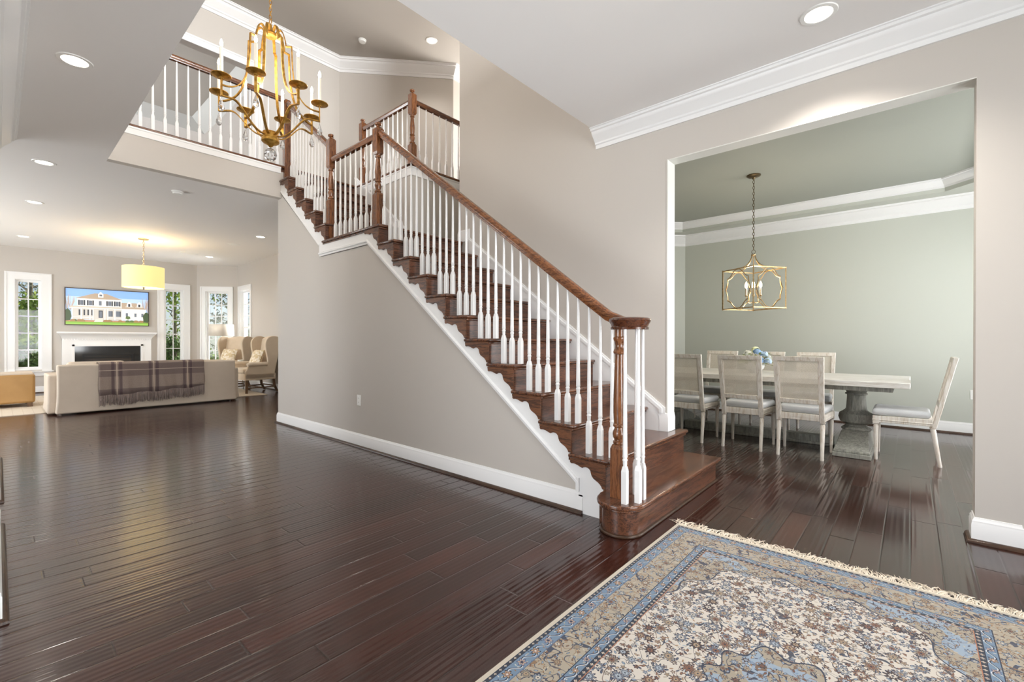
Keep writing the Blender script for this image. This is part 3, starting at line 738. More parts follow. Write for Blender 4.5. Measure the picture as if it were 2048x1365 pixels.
# ------------------------------------------------------------------ more materials
M = Mat('linen', '#cdbfad', 0.95, spec=0.15); c_ = M.coord(); n_ = M.noise(M.map(c_, (60, 60, 420)), 3, 4); n2 = M.noise(c_, 6, 3)
M.color(M.mix(n_*0.6+n2*0.4, '#bdae9d', '#dccfbf')); M.bump(n_+n2*2.0, 0.25, 0.004); MAT['linen'] = M.m
MAT['wing'] = fabric('wing_chair_linen', '#dbccb7', '#c0ae97', 240)
MAT['cushion'] = fabric('pale_grey_upholstery', '#dadada', '#c3c6ca', 300)
M = Mat('tan_leather', '#b58d57', 0.45, spec=0.4); M.color(M.mix(M.noise(M.coord(), 4, 4), '#a57c47', '#c29c66')); M.bump(M.noise(M.coord(), 160, 3), 0.1, 0.002); MAT['leather'] = M.m
M = Mat('whitewashed_wood', '#cfc5b8', 0.62); a = M.noise(M.map(M.coord(), (28, 28, 3)), 2.2, 5, 0.65, 0.6)
M.color(M.ramp(a, [(0.3, '#bfae9b'), (0.48, '#dcd4ca'), (0.7, '#ebe7e1')])); M.bump(a, 0.2, 0.002); MAT['wwood'] = M.m
M = Mat('whitewashed_plank', '#d5d1ca', 0.5); a = M.noise(M.map(M.coord(), (3, 30, 30)), 2.2, 5, 0.65, 0.6)
M.color(M.ramp(a, [(0.3, '#c9c1b7'), (0.5, '#e2dfda'), (0.7, '#eeece9')])); M.bump(a, 0.25, 0.003); MAT['wplank'] = M.m
M = Mat('grey_weathered_wood', '#98968f', 0.6); a = M.noise(M.map(M.coord(), (22, 22, 3)), 2.2, 5, 0.65, 0.6)
M.color(M.ramp(a, [(0.3, '#757670'), (0.5, '#96958d'), (0.7, '#b0aea5')])); M.bump(a, 0.25, 0.003); MAT['gwood'] = M.m
def cane_mat():
    M = Mat('woven_cane', '#d8ccb8', 0.6); x, y, z = M.sep(M.map(M.coord(), (700, 700, 700)))
    g = M.noise(M.coord(), 7, 3); M.color(M.mix(g, '#d9cebc', '#f2ece2'))
    t = M.t; tr = t.nodes.new('ShaderNodeBsdfTransparent'); mx = t.nodes.new('ShaderNodeMixShader')
    hole = ((x.sin()*z.sin())*0.5+0.5).smooth(0.3, 0.62)*0.85
    t.links.new(hole.s, mx.inputs[0]); t.links.new(M.b.outputs[0], mx.inputs[1]); t.links.new(tr.outputs[0], mx.inputs[2])
    t.links.new(mx.outputs[0], t.nodes['Material Output'].inputs[0]); return M.m
MAT['cane'] = cane_mat()
MAT['granite'] = Mat('black_granite', '#2c2d2e', 0.08).m
MAT['iron'] = Mat('black_iron', '#1c1c1c', 0.45, 0.3).m
MAT['walnut'] = wood('walnut_leg', '#4a3524', '#7a5c41', 'z', 0.4)
def shade_mat(name, col, e):
    M = Mat(name, col, 0.8); M.emit(col, e); M.b.inputs['Transmission Weight'].default_value = 0.0; M.bump(M.noise(M.map(M.coord(), (1, 1, 30)), 40, 2), 0.05, 0.002); return M.m
MAT['drum'] = shade_mat('lit_cream_drum_shade', '#ecd592', 0.30)
MAT['drumin'] = shade_mat('lit_shade_diffuser', '#fff0c4', 0.7)
MAT['lampshade'] = Mat('linen_lamp_shade', '#e4ddd2', 0.85).m

# ------------------------------------------------------------------ foyer rug
RX0, RX1, RY0, RY1 = -1.096, 0.448, 0.36, 2.81
rug_c = ((RX0+RX1)/2, (RY0+RY1)/2)
def rug_mat():
    M = Mat('persian_wool', '#d9cfc2', 0.95, spec=0.1); M.b.inputs['Sheen Weight'].default_value = 0.15
    hx, hy = (RX1-RX0)/2, (RY1-RY0)/2
    px, py, pz = M.sep(M.coord('Object'))
    wx = M.noise(M.vec(px*9, py*9, 1.0), 1, 2)-0.5; wy = M.noise(M.vec(px*9, py*9, 8.0), 1, 2)-0.5
    ax, ay = px.abs(), py.abs()
    dx, dy = ax*-1+hx, ay*-1+hy
    d = dx.mn(dy); side = dx.lt(dy)             # 1 on the long side borders
    s = (py*side)+(px*(1-side))
    NAVY, BLUE, LB, BEIGE, CREAM, RUST, TAN = '#2c364e', '#7392b0', '#b3c5d6', '#bcae98', '#e6dccf', '#9a6040', '#bf9c72'
    def rosette(u, v, R, petals, rot=None):
        r = (u*u+v*v).sqrt(); a = v.atan2(u)
        if rot is not None: a = a+rot
        lob = (a*petals).cos()*0.22+0.78
        return r/(lob*R)
    def layer(col, mask, c): return M.mix(mask, col, c)
    # --- scattered floral layer driven by voronoi cells: outlined palmettes with a ring and an eye
    def flowers(scale, seed, R, petals, col, cols, dens=1.0, keep=None, rim='#333a50', eye=('#b9c6d4', '#c2a27c', '#e4d8c6', '#96603e'), stretch=1.0):
        vx, vy = px*scale+wx*0.35+seed, py*scale+wy*0.35+seed*1.7
        n = M.new('ShaderNodeTexVoronoi'); n.voronoi_dimensions = '2D'; n.inputs['Scale'].default_value = 1.0; n.inputs['Randomness'].default_value = 0.7
        M.t.links.new(M.vec(vx, vy), n.inputs['Vector'])
        cx, cy, cz = M.sep(n.outputs['Position']); rr, rg, rb2 = M.sep(n.outputs['Color'])
        u0, v0 = vx-cx, vy-cy; t = rr*6.28; ct, st_ = t.cos(), t.sin()
        u = (u0*ct-v0*st_)*stretch; v = u0*st_+v0*ct
        q = rosette(u, v, R, petals)/(rg*0.35+0.75)
        on = rb2.lt(dens)
        if keep is not None: on = on*keep
        col = layer(col, q.lt(1.0)*on, rim)
        pal = M.ramp((rr*7.3).fract(), [(i/len(cols), c) for i, c in enumerate(cols)], True)
        col = M.mix(q.lt(0.80)*on, col, pal)
        col = layer(col, q.lt(0.56)*on, rim)
        pal2 = M.ramp((rg*5.1).fract(), [(i/len(eye), c) for i, c in enumerate(eye)], True)
        col = M.mix(q.lt(0.46)*on, col, pal2)
        return layer(col, q.lt(0.18)*on, rim)
    def leaves(scale, seed, col, cols, dens, asp=2.6, R=0.34, rim=None):
        vx, vy = px*scale+wx*0.5+seed, py*scale+wy*0.5+seed*2.3
        n = M.new('ShaderNodeTexVoronoi'); n.voronoi_dimensions = '2D'; n.inputs['Scale'].default_value = 1.0; n.inputs['Randomness'].default_value = 0.9
        M.t.links.new(M.vec(vx, vy), n.inputs['Vector'])
        cx, cy, cz = M.sep(n.outputs['Position']); rr, rg, rb2 = M.sep(n.outputs['Color'])
        u0, v0 = vx-cx, vy-cy; t = rr*6.28; ct, st_ = t.cos(), t.sin()
        u = (u0*ct-v0*st_)*asp; v = u0*st_+v0*ct; q = (u*u+v*v).sqrt()/R
        on = rb2.lt(dens)
        if rim: col = layer(col, q.lt(1.0)*on, rim); q = q*1.35
        return M.mix(q.lt(1.0)*on, col, M.ramp(rg, [(i/len(cols), c) for i, c in enumerate(cols)], True))
    def vines(col, scale, seed, w, c, keep=None):
        f = M.noise(M.vec(px*scale+seed, py*scale-seed, seed), 1.0, 1, 0.35, 0.8)
        m = (f-0.5).abs().lt(w)
        if keep is not None: m = m*keep
        return layer(col, m, c)
    # --- central field: cream ground, scrolling vines, leaves, palmettes
    F = M.mix(0.0, CREAM, CREAM)
    F = vines(F, 8.5, 3.1, 0.0075, '#4a5264'); F = vines(F, 11, 9.4, 0.0075, '#5c5a60'); F = vines(F, 10, 15.2, 0.006, '#7a6456')
    F = leaves(46, 2.0, F, ['#a9bccd', '#b08a62', '#4d5870', '#8c5c40', '#b9ab98'], 0.55)
    F = leaves(38, 8.0, F, ['#8ea6c0', '#9d6a45', '#566078', '#c4a57d'], 0.5, 2.0, 0.34, '#41465a')
    F = flowers(30, 4.3, 0.36, 5, F, ['#a8795a', '#8393ad', '#6b4a3e', '#b9a184'], 0.8)
    F = flowers(14.5, 1.3, 0.40, 9, F, ['#a5adb8', '#b39473', '#8a94a6', '#5b4238', '#b5a690', '#a06f4b'], 0.95)
    # --- corner spandrels and medallion: beige / blue ground inside a scalloped outline
    fx, fy = ax/(hx-0.26), ay/((hy-0.26)*0.945)
    sp = (fx*fx*fx+fy*fy*fy)+((ax*34).sin()*0.07+(ay*30).sin()*0.07)
    spm = sp.gt(1.0); med = ((px*px)/(0.21*0.21)+(py*py)/(0.31*0.31)).sqrt()+(py.atan2(px)*12).cos()*0.09
    medm = med.lt(1.0)
    G = M.mix(M.noise(M.vec(px*8, py*8, 4.0), 1, 1).gt(0.55), '#b6a892', '#9fb4ca')
    G = vines(G, 13, 5.5, 0.014, '#454c60'); G = vines(G, 18, 1.5, 0.012, '#8a6a50')
    G = leaves(48, 3.0, G, ['#7f9dbf', '#a67c55', '#4a556e', '#cdbfa9'], 0.6); G = leaves(40, 6.0, G, ['#93a9c4', '#8a5a40', '#d2c4ae'], 0.45, 2.0, 0.34, '#41465a')
    G = flowers(22, 7.7, 0.37, 7, G, ['#b0926f', '#8a9cb6', '#c9b89e', '#6a5044'], 0.8)
    F = M.mix(spm.mx(medm), F, G)
    F = layer(F, (sp-1.0).abs().lt(0.014).mx((med-1.0).abs().lt(0.014)), '#3d465c')
    # --- main border: beige ground
    B = M.mix(0.0, '#bcae98', '#bcae98')
    B = vines(B, 13, 2.2, 0.015, '#4b5266'); B = vines(B, 19, 6.1, 0.013, '#9c7650')
    B = leaves(50, 1.0, B, ['#9db2c8', '#ab8256', '#5a6276', '#d0c3ae'], 0.6); B = leaves(42, 6.0, B, ['#8fa5be', '#94653f', '#c9a474'], 0.45, 2.2, 0.33, '#4b4e5e')
    B = flowers(16, 9.1, 0.36, 8, B, ['#b3a48c', '#97a5b6', '#b28a60', '#c6b69c'], 0.75)
    # --- narrow blue bands with alternating rosettes
    def band(dc, hw, per):
        t = s/per; u = (t.fract()-0.5)*per; v = d-dc
        alt = ((t.floor())*0.5).fract().gt(0.2)
        c = leaves(62, 4.0, M.mix(0.0, BLUE, BLUE), ['#4a5672', '#c2b59f', '#6f8db0', '#9a7350', '#d5d2ca'], 0.75)
        wv = (s*(2*PI/per)).sin()*hw*0.55
        c = layer(c, (v-wv).abs().lt(0.0022), NAVY); c = layer(c, (v-wv-0.0035).abs().lt(0.0016), '#e4e6ea')
        q = rosette(u, v, hw*0.86, 6); c = layer(c, q.lt(1.0), '#3d2a28'); c = layer(c, q.lt(0.78), '#caa887'); c = layer(c, q.lt(0.5), '#8c4b30'); c = layer(c, q.lt(0.28), CREAM)
        return M.mix(alt*q.lt(1.0), c, M.mix(q.lt(0.75), '#55608a', M.mix(q.lt(0.4), '#c9a991', '#39405e')))
    B1 = band(0.058, 0.024, 0.078); B2 = band(0.2235, 0.0175, 0.074)
    def guard(col, dc, hw):
        u = ((s/0.026).fract()-0.5)*0.026; v = d-dc
        q = rosette(u, v, hw*0.8, 4); c = M.mix(0.0, '#39404f', '#39404f'); c = layer(c, q.lt(1.0), '#d9cdbb'); c = layer(c, q.lt(0.45), '#a9714a'); return c
    G1 = guard(None, 0.026, 0.007); G2 = guard(None, 0.2505, 0.0085)
    col = F
    for lim, c in ((0.260, G2), (0.2415, B2), (0.2055, B), (0.083, B1), (0.033, G1)): col = M.mix(d.lt(lim), col, c)
    for l, w, c in ((0.260, 0.0014, '#c5733c'), (0.2415, 0.0016, NAVY), (0.2055, 0.0018, NAVY), (0.083, 0.0016, '#5a7398'), (0.0335, 0.0015, NAVY), (0.0200, 0.0018, NAVY)): col = layer(col, (d-l).abs().lt(w), c)
    col = layer(col, d.lt(0.0185), '#ddd0ba')
    hs = M.new('ShaderNodeHueSaturation'); M.t.links.new(col, hs.inputs['Color']); hs.inputs['Value'].default_value = 0.69; hs.inputs['Saturation'].default_value = 0.85
    M.color(hs.outputs[0]); M.bump(M.noise(M.vec(px*420, py*420, 0.0), 1, 2), 0.35, 0.002); return M.m
mb = MB(); mb.box(RX0, RX1, RY0, RY1, 0.0, 0.010)
rug = mb.build('area_rug', rug_mat(), loc=(*rug_c, 0)); tag(rug, 'cream and blue floral persian rug with fringed end on the dark floor', 'rug')
mb = MB()
def fringe_strand(mb, x, y, dirx, diry, L, w=0.0022, z=0.004):
    p = []; n = 4; bend = random.uniform(-1, 1); zz = random.uniform(0.0, 0.012)
    for i in range(n+1):
        f = i/n; a = bend*0.5*f*f
        p.append((x+dirx*L*f-diry*L*a, y+diry*L*f+dirx*L*a, 0.003+zz*math.sin(PI*f)+z*(1-f)))
    mb.tube(p, [w, w, w, w*0.8, w*0.5], 4)
x = RX0+0.004
while x < RX1:
    for _ in range(2): fringe_strand(mb, x+random.uniform(-.004, .004), RY1-0.002, random.uniform(-0.9, 0.6), 1, random.uniform(0.05, 0.10))
    x += 0.006
mb.box(RX0, RX1, RY1-0.004, RY1+0.012, 0.0, 0.0085)
M = Mat('cream_cotton_fringe', '#dccdb4', 0.95); M.color(M.mix(M.noise(M.coord(), 9, 3), '#d6c9b4', '#efe7da'))
f = mb.build('fringe', M.m, rug); f['kind'] = 'stuff'; f['label'] = 'tangled cream cotton fringe'

# ------------------------------------------------------------------ chandelier in the foyer void
CX, CY = -4.25, 1.596
cz_b = 3.275; CR = 0.405
ch = thing('chandelier', (CX, CY, 2.88), 'gold eight-candle chandelier with crystal drops hanging in the two-storey foyer', 'chandelier')
FLAT = [(-0.011, -0.004), (0.011, -0.004), (0.011, 0.004), (-0.011, 0.004)]
def bez(p0, p1, p2, p3, n=10):
    r = []
    for i in range(n+1):
        t = i/n; a = (1-t)**3; b = 3*t*(1-t)**2; c = 3*t*t*(1-t); d = t**3
        r.append(tuple(a*p0[k]+b*p1[k]+c*p2[k]+d*p3[k] for k in range(len(p0))))
    return r
mb = MB(); zt = 3.955
mb.lathe([(0.0, -0.10), (0.012, -0.095), (0.03, -0.075), (0.06, -0.062), (0.072, -0.05), (0.072, -0.035), (0.062, -0.03), (0.062, 0.03), (0.05, 0.036), (0.02, 0.04), (0.0, 0.045)], (CX, CY, 2.955), 28, cap=False)
hub = mb.build('hub', MAT['gold'], ch)
mb = MB(); mb.lathe([(0.0, -0.055), (0.025, -0.05), (0.045, -0.03), (0.052, 0.0), (0.045, 0.03), (0.025, 0.05), (0.0, 0.055)], (CX, CY, 2.79), 12, cap=False)
mb.lathe([(0.004, 0), (0.004, 0.06)], (CX, CY, 2.84), 6); mb.build('crystal_ball', MAT['crystal'], ch, ang=5)
mb = MB(); mb.lathe([(0.0, -0.03), (0.05, -0.028), (0.058, -0.012), (0.05, 0.0), (0.03, 0.015), (0.016, 0.05), (0.014, 0.075), (0.0, 0.08)], (CX, CY, 3.86), 20, cap=False)
ringp = [(CX+0.024*math.cos(a*PI/8), CY, 3.962+0.024*math.sin(a*PI/8)) for a in range(16)]; mb.tube(ringp, 0.004, 6, True)
mb.build('crown', MAT['gold'], ch)
mb = MB(); z = 3.985; k = 0
while z < H2-0.06:
    pts = []
    for a in range(12):
        u, w = 0.011*math.cos(a*PI/6), 0.02*math.sin(a*PI/6)
        pts.append((CX+(u if k % 2 else 0), CY+(0 if k % 2 else u), z+0.02+w))
    mb.tube(pts, 0.0028, 5, True); z += 0.032; k += 1
mb.build('chain', MAT['gold'], ch)
mb = MB(); mb.lathe([(0.07, 0), (0.07, -0.02), (0.03, -0.045), (0.0, -0.05)], (CX, CY, H2), 20); mb.build('ceiling_canopy', MAT['gold'], ch)
A0 = math.radians(-80.2)
for k in range(8):
    a = A0+k*PI/4; ca, sa = math.cos(a), math.sin(a)
    def Q(r, z): return (CX+r*ca, CY+r*sa, z)
    mb = MB()
    low = bez((0.055, 2.955), (0.17, 2.955), (0.22, 3.10), (0.29, 3.135), 10)+bez((0.29, 3.135), (0.33, 3.15), (0.36, 3.13), (CR, 3.13), 6)[1:]
    mb.sweep([Q(*p) for p in low], FLAT)
    upp = bez((0.045, 3.86), (0.075, 3.93), (0.10, 3.90), (0.115, 3.835), 6)+bez((0.115, 3.835), (0.122, 3.81), (0.125, 3.79), (0.128, 3.765), 3)[1:]
    mb.sweep([Q(*p) for p in upp], FLAT)
    mb.sweep([Q(0.122, 3.765), Q(0.178, 3.765)], FLAT)
    upq = [(0.174, 3.768), (0.178, 3.62)]+bez((0.178, 3.62), (0.19, 3.38), (0.24, 3.225), (CR, 3.215), 10)[1:]
    mb.sweep([Q(*p) for p in upq], FLAT)
    def vbar(r, z0, z1):
        c1 = Q(r, z0); t = Vector((-sa, ca, 0))*0.011; n = Vector((ca, sa, 0))*0.004
        v = []
        for zz in (z0, z1):
            for e in ((-1, -1), (1, -1), (1, 1), (-1, 1)): v.append((c1[0]+t.x*e[0]+n.x*e[1], c1[1]+t.y*e[0]+n.y*e[1], zz))
        mb.add(v, [(0, 3, 2, 1), (4, 5, 6, 7), (0, 1, 5, 4), (1, 2, 6, 5), (2, 3, 7, 6), (3, 0, 4, 7)])
    vbar(CR, 3.126, 3.262)
    arm = mb.build('arm', MAT['gold'], ch, ang=40)
    mb = MB(); mb.lathe([(0.0, -0.012), (0.014, -0.012), (0.02, -0.004), (0.05, 0.002), (0.072, 0.012), (0.073, 0.016), (0.05, 0.008), (0.018, 0.006), (0.018, 0.03), (0, 0.03)], Q(CR, cz_b), 22, cap=False)
    mb.build('drip_cup', MAT['gold'], arm)
    mb = MB(); mb.lathe([(0.0135, 0.0), (0.013, 0.235), (0.009, 0.24), (0.0, 0.24)], Q(CR, cz_b+0.008), 14); mb.build('candle_sleeve', MAT['candle'], arm)
    mb = MB(); mb.lathe([(0.005, 0.0), (0.011, 0.014), (0.0125, 0.025), (0.009, 0.045), (0.003, 0.062), (0.0, 0.066)], Q(CR, cz_b+0.246), 12); mb.build('bulb', MAT['bulb'], arm)
    mb = MB(); mb.lathe([(0.0, 0), (0.012, -0.005), (0.022, -0.03), (0.020, -0.05), (0.010, -0.07), (0.004, -0.10), (0.0, -0.105)][::-1] if False else [(0.0, -0.115), (0.014, -0.108), (0.023, -0.088), (0.021, -0.068), (0.011, -0.040), (0.004, -0.012), (0.0, -0.008)], Q(CR, 3.118), 8, cap=False)
    mb.tube([Q(CR, 3.13), Q(CR, 3.105)], 0.002, 5); mb.build('crystal_drop', MAT['crystal'], arm, ang=5)
l = bpy.data.lights.new('chandelier_light', 'POINT'); l.energy = 13; l.color = (1, 0.9, 0.78); l.shadow_soft_size = 0.4
o = bpy.data.objects.new('chandelier_light', l); COL.objects.link(o); o.location = (CX, CY, 3.62)

# ------------------------------------------------------------------ recessed ceiling lights, detectors, vents
def downlight(x, y, z, label, watts, first=[None]):
    if first[0] is None:
        t = thing('recessed_light', (x, y, z), label, 'ceiling light', 'recessed ceiling lights')
        mb = MB(); mb.lathe([(0.070, -0.001), (0.072, -0.006), (0.094, -0.005), (0.098, 0.0)], (0, 0, 0), 32, cap=False); mb.build('trim_ring', MAT['plastic'], t, local=True)
        mb = MB(); mb.lathe([(0.0, -0.0025), (0.0705, -0.0025)], (0, 0, 0), 32, cap=False); mb.build('lens', MAT['can'], t, local=True); first[0] = t
    else: t = dup(first[0], (x, y, z), label=label)
    l = bpy.data.lights.new('downlight', 'SPOT'); l.energy = watts; l.spot_size = math.radians(125); l.spot_blend = 0.9; l.color = (1, 0.93, 0.85); l.shadow_soft_size = 0.07
    o = bpy.data.objects.new('downlight', l); COL.objects.link(o); o.location = (x, y, z-0.02)
for x, y, lab in ((-4.385, 0.36, 'recessed ceiling light nearest the chandelier beside the white crown moulding'), (-7.164, 0.342, 'recessed ceiling light just past the end of the left crown moulding'),
                  (-9.342, 0.351, 'recessed ceiling light second from the end of the left crown moulding'), (-12.6, 0.33, 'small recessed ceiling light nearest the left living room window'),
                  (-9.257, 3.30, 'recessed living room ceiling light nearest the stair wall'), (-12.4, 3.30, 'recessed living room ceiling light nearest the bay windows'),
                  (-0.42, 3.238, 'large recessed ceiling light above the dining room opening')): downlight(x, y, H1, lab, 75 if x > -1 else 16)
downlight(-6.173, 4.915, H2, 'recessed light in the upper ceiling above the gallery railing', 26)
def ceil_disc(name, x, y, z, r, h, label, cat):
    t = thing(name, (x, y, z), label, cat)
    mb = MB(); mb.lathe([(r, 0), (r, -0.012), (r*0.86, -0.016), (r*0.82, -h), (r*0.3, -h-0.004), (0, -h-0.004)], (x, y, z), 28); b = mb.build('housing', MAT['plastic'], t)
    mb = MB(); mb.lathe([(r*0.845, -0.017), (r*0.85, -0.022), (r*0.832, -0.026)], (x, y, z), 28, cap=False); mb.build('slot_ring', MAT['slot'], b)
ceil_disc('smoke_detector', -7.242, 1.568, H1, 0.065, 0.038, 'white round smoke detector on the ceiling below the balcony', 'smoke detector')
ceil_disc('smoke_detector', -7.05, 4.128, H2, 0.065, 0.038, 'white smoke detector on the upper ceiling beside the angled crown moulding', 'smoke detector')
t = thing('ceiling_speaker', (-10.4, 3.2, H1), 'round white flush speaker grille in the living room ceiling', 'speaker')
mb = MB(); mb.lathe([(0.0, -0.006), (0.10, -0.006), (0.115, 0.0)], (-10.4, 3.2, H1), 28, cap=False); mb.build('grille', MAT['plastic'], t)
t = thing('ceiling_vent', (-12.2, 2.85, H1), 'white rectangular air vent in the living room ceiling', 'vent')
mb = MB(); mb.box(-12.28, -12.12, 2.68, 3.02, H1-0.008, H1); f = mb.build('frame', MAT['plastic'], t)
mb = MB()
for i in range(6): mb.box(-12.262+i*0.022, -12.252+i*0.022, 2.70, 3.0, H1-0.011, H1-0.007)
mb.build('louver', MAT['plastic'], t)
def plate(name, p, axis, label, cat, kind):
    """wall plate: p centre, axis 'y-' faces -y"""
    x, y, z = p; t = thing(name, (x, y, z-0.058), label, cat)
    mb = MB(); mb.box(x-0.036, x+0.036, y-0.006, y, z-0.058, z+0.058); b = mb.build('cover_plate', MAT['plastic'], t, bevel=0.003)
    if kind == 'outlet':
        for s_ in (-0.022, 0.022):
            mb = MB(); mb.lathe([(0.0165, 0), (0.0165, 0.002), (0, 0.002)], (0, 0, 0), 18); mb.v = [(x+a, y-0.006-c, z+s_+b_) for a, b_, c in mb.v]; r = mb.build('socket', MAT['plastic'], t)
            mb = MB(); mb.box(x-0.008, x-0.006, y-0.0085, y-0.0075, z+s_-0.004, z+s_+0.006); mb.box(x+0.006, x+0.008, y-0.0085, y-0.0075, z+s_-0.004, z+s_+0.006); mb.build('slot', MAT['slot'], r)
    else:
        mb = MB(); mb.box(x-0.006, x+0.006, y-0.016, y-0.006, z-0.004, z+0.014); mb.build('toggle', MAT['plastic'], t)
    return t
plate('wall_outlet', (-4.485, YS, 0.502), 'y', 'white electrical outlet on the grey wall below the stairs', 'outlet', 'outlet')
plate('wall_outlet', (0.58, YD, 0.49), 'y', 'white outlet on the sage dining wall beside the opening edge', 'outlet', 'outlet')
sw = plate('light_switch', (0, 0, 0), 'y', 'white light switch on the sage angled wall inside the dining room', 'switch', 'switch')
sw.location = (-3.16, 7.685, 1.155); sw.rotation_euler = (0, 0, PI/4)

# ------------------------------------------------------------------ dining lantern
LX, LY = -1.40, 5.9
la = thing('lantern_pendant', (LX, LY, 1.52), 'antique gold cage lantern hanging above the dining table', 'pendant light')
S = 0.232; z0, z1_ = 1.53, 1.99; RB = 0.006
th = math.radians(-31.7)
def LR(x, y, z): return (LX+x*math.cos(th)-y*math.sin(th), LY+x*math.sin(th)+y*math.cos(th), z)
SQ = [(-0.006, -0.006), (0.006, -0.006), (0.006, 0.006), (-0.006, 0.006)]
mb = MB(); corners = [(-S, -S), (S, -S), (S, S), (-S, S)]
for z in (z0, z1_): mb.sweep([LR(x, y, z) for x, y in corners], SQ, closed=True)
for x, y in corners:
    p = LR(x, y, 0); mb.box(p[0]-0.006, p[0]+0.006, p[1]-0.006, p[1]+0.006, z0-0.012, z1_+0.012)
mb.build('frame', MAT['agold'], la, ang=30)
def quatre():
    w, h, a, c = S-0.012, (z1_-z0)/2-0.004, 0.158, 0.128
    top = bez((-a, c), (-a*0.5, c+0.015), (-a*0.55, h), (0, h), 8)+bez((0, h), (a*0.55, h), (a*0.5, c+0.015), (a, c), 8)[1:]
    rgt = bez((a, c), (a-0.002, c*0.55), (a+0.012, c*0.25), (a+0.034, 0.0), 6)[1:]+bez((a+0.034, 0), (a+0.012, -c*0.25), (a-0.002, -c*0.55), (a, -c), 6)[1:]
    bot = [(x, -y) for x, y in reversed(top)][1:]
    lft = [(-x, -y) for x, y in rgt][:-1]
    return top+rgt+bot+lft
qp = quatre(); zc = (z0+z1_)/2
for s_, ax in ((-S+0.004, 'y'), (S-0.004, 'y'), (-S+0.004, 'x'), (S-0.004, 'x')):
    pts = [LR(u, s_, zc+v) if ax == 'y' else LR(s_, u, zc+v) for u, v in qp]
    mb = MB(); mb.tube(pts, 0.0055, 6, True); mb.build('quatrefoil_panel', MAT['agold'], la)
mb = MB()
for x, y in ((-1, 0), (1, 0), (0, -1), (0, 1)):
    pr = bez((0.02, 2.165), (0.035, 2.09), (0.09, 2.01), (S, z1_+0.004), 10); mb.tube([LR(x*r, y*r, z) for r, z in pr], 0.0055, 6)
mb.lathe([(0.0, 0), (0.026, 0), (0.028, 0.014), (0.018, 0.02), (0.0, 0.022)], (LX, LY, 2.155), 16, cap=False); mb.tube([(LX, LY, 1.60), (LX, LY, 2.16)], 0.005, 8)
mb.build('top_bracket', MAT['agold'], la)
mb = MB(); mb.tube([(LX+0.02*math.cos(a*PI/8), LY, 2.20+0.024*math.sin(a*PI/8)) for a in range(16)], 0.003, 6, True)
z = 2.222; k = 0
while z < H1-0.05:
    pts = []
    for a in range(12):
        u, w = 0.010*math.cos(a*PI/6), 0.021*math.sin(a*PI/6); pts.append((LX+(u if k % 2 else 0), LY+(0 if k % 2 else u), z+0.02+w))
    mb.tube(pts, 0.003, 5, True); z += 0.034; k += 1
mb.build('chain', MAT['bronze'], la)
mb = MB(); mb.lathe([(0.075, 0), (0.075, -0.012), (0.06, -0.022), (0.02, -0.03), (0.012, -0.05), (0, -0.052)], (LX, LY, H1), 28); mb.build('ceiling_canopy', MAT['bronze'], la)
for k in range(4):
    a = k*PI/2+PI/4; x, y = 0.075*math.cos(a), 0.075*math.sin(a)
    mb = MB(); mb.tube([LR(0, 0, 1.62)]+[LR(x*r, y*r, z) for r, z in bez((0.2, 1.60), (0.8, 1.58), (1.0, 1.62), (1.0, 1.68), 7)], 0.004, 6)
    mb.lathe([(0.006, 0), (0.016, 0.006), (0.017, 0.012), (0.011, 0.014)], LR(x, y, 1.675), 14); arm = mb.build('candle_arm', MAT['agold'], la)
    mb = MB(); mb.lathe([(0.011, 0), (0.011, 0.085), (0, 0.087)], LR(x, y, 1.688), 12); mb.build('candle_sleeve', MAT['nickel'], arm)
    mb = MB(); mb.lathe([(0.006, 0.0), (0.015, 0.016), (0.017, 0.03), (0.011, 0.055), (0.003, 0.075), (0, 0.078)], LR(x, y, 1.775), 12); mb.build('bulb', MAT['bulbwarm'], arm)
l = bpy.data.lights.new('lantern_light', 'POINT'); l.energy = 9; l.color = (1, 0.84, 0.64); l.shadow_soft_size = 0.08
o = bpy.data.objects.new('lantern_light', l); COL.objects.link(o); o.location = (LX, LY, 1.84)
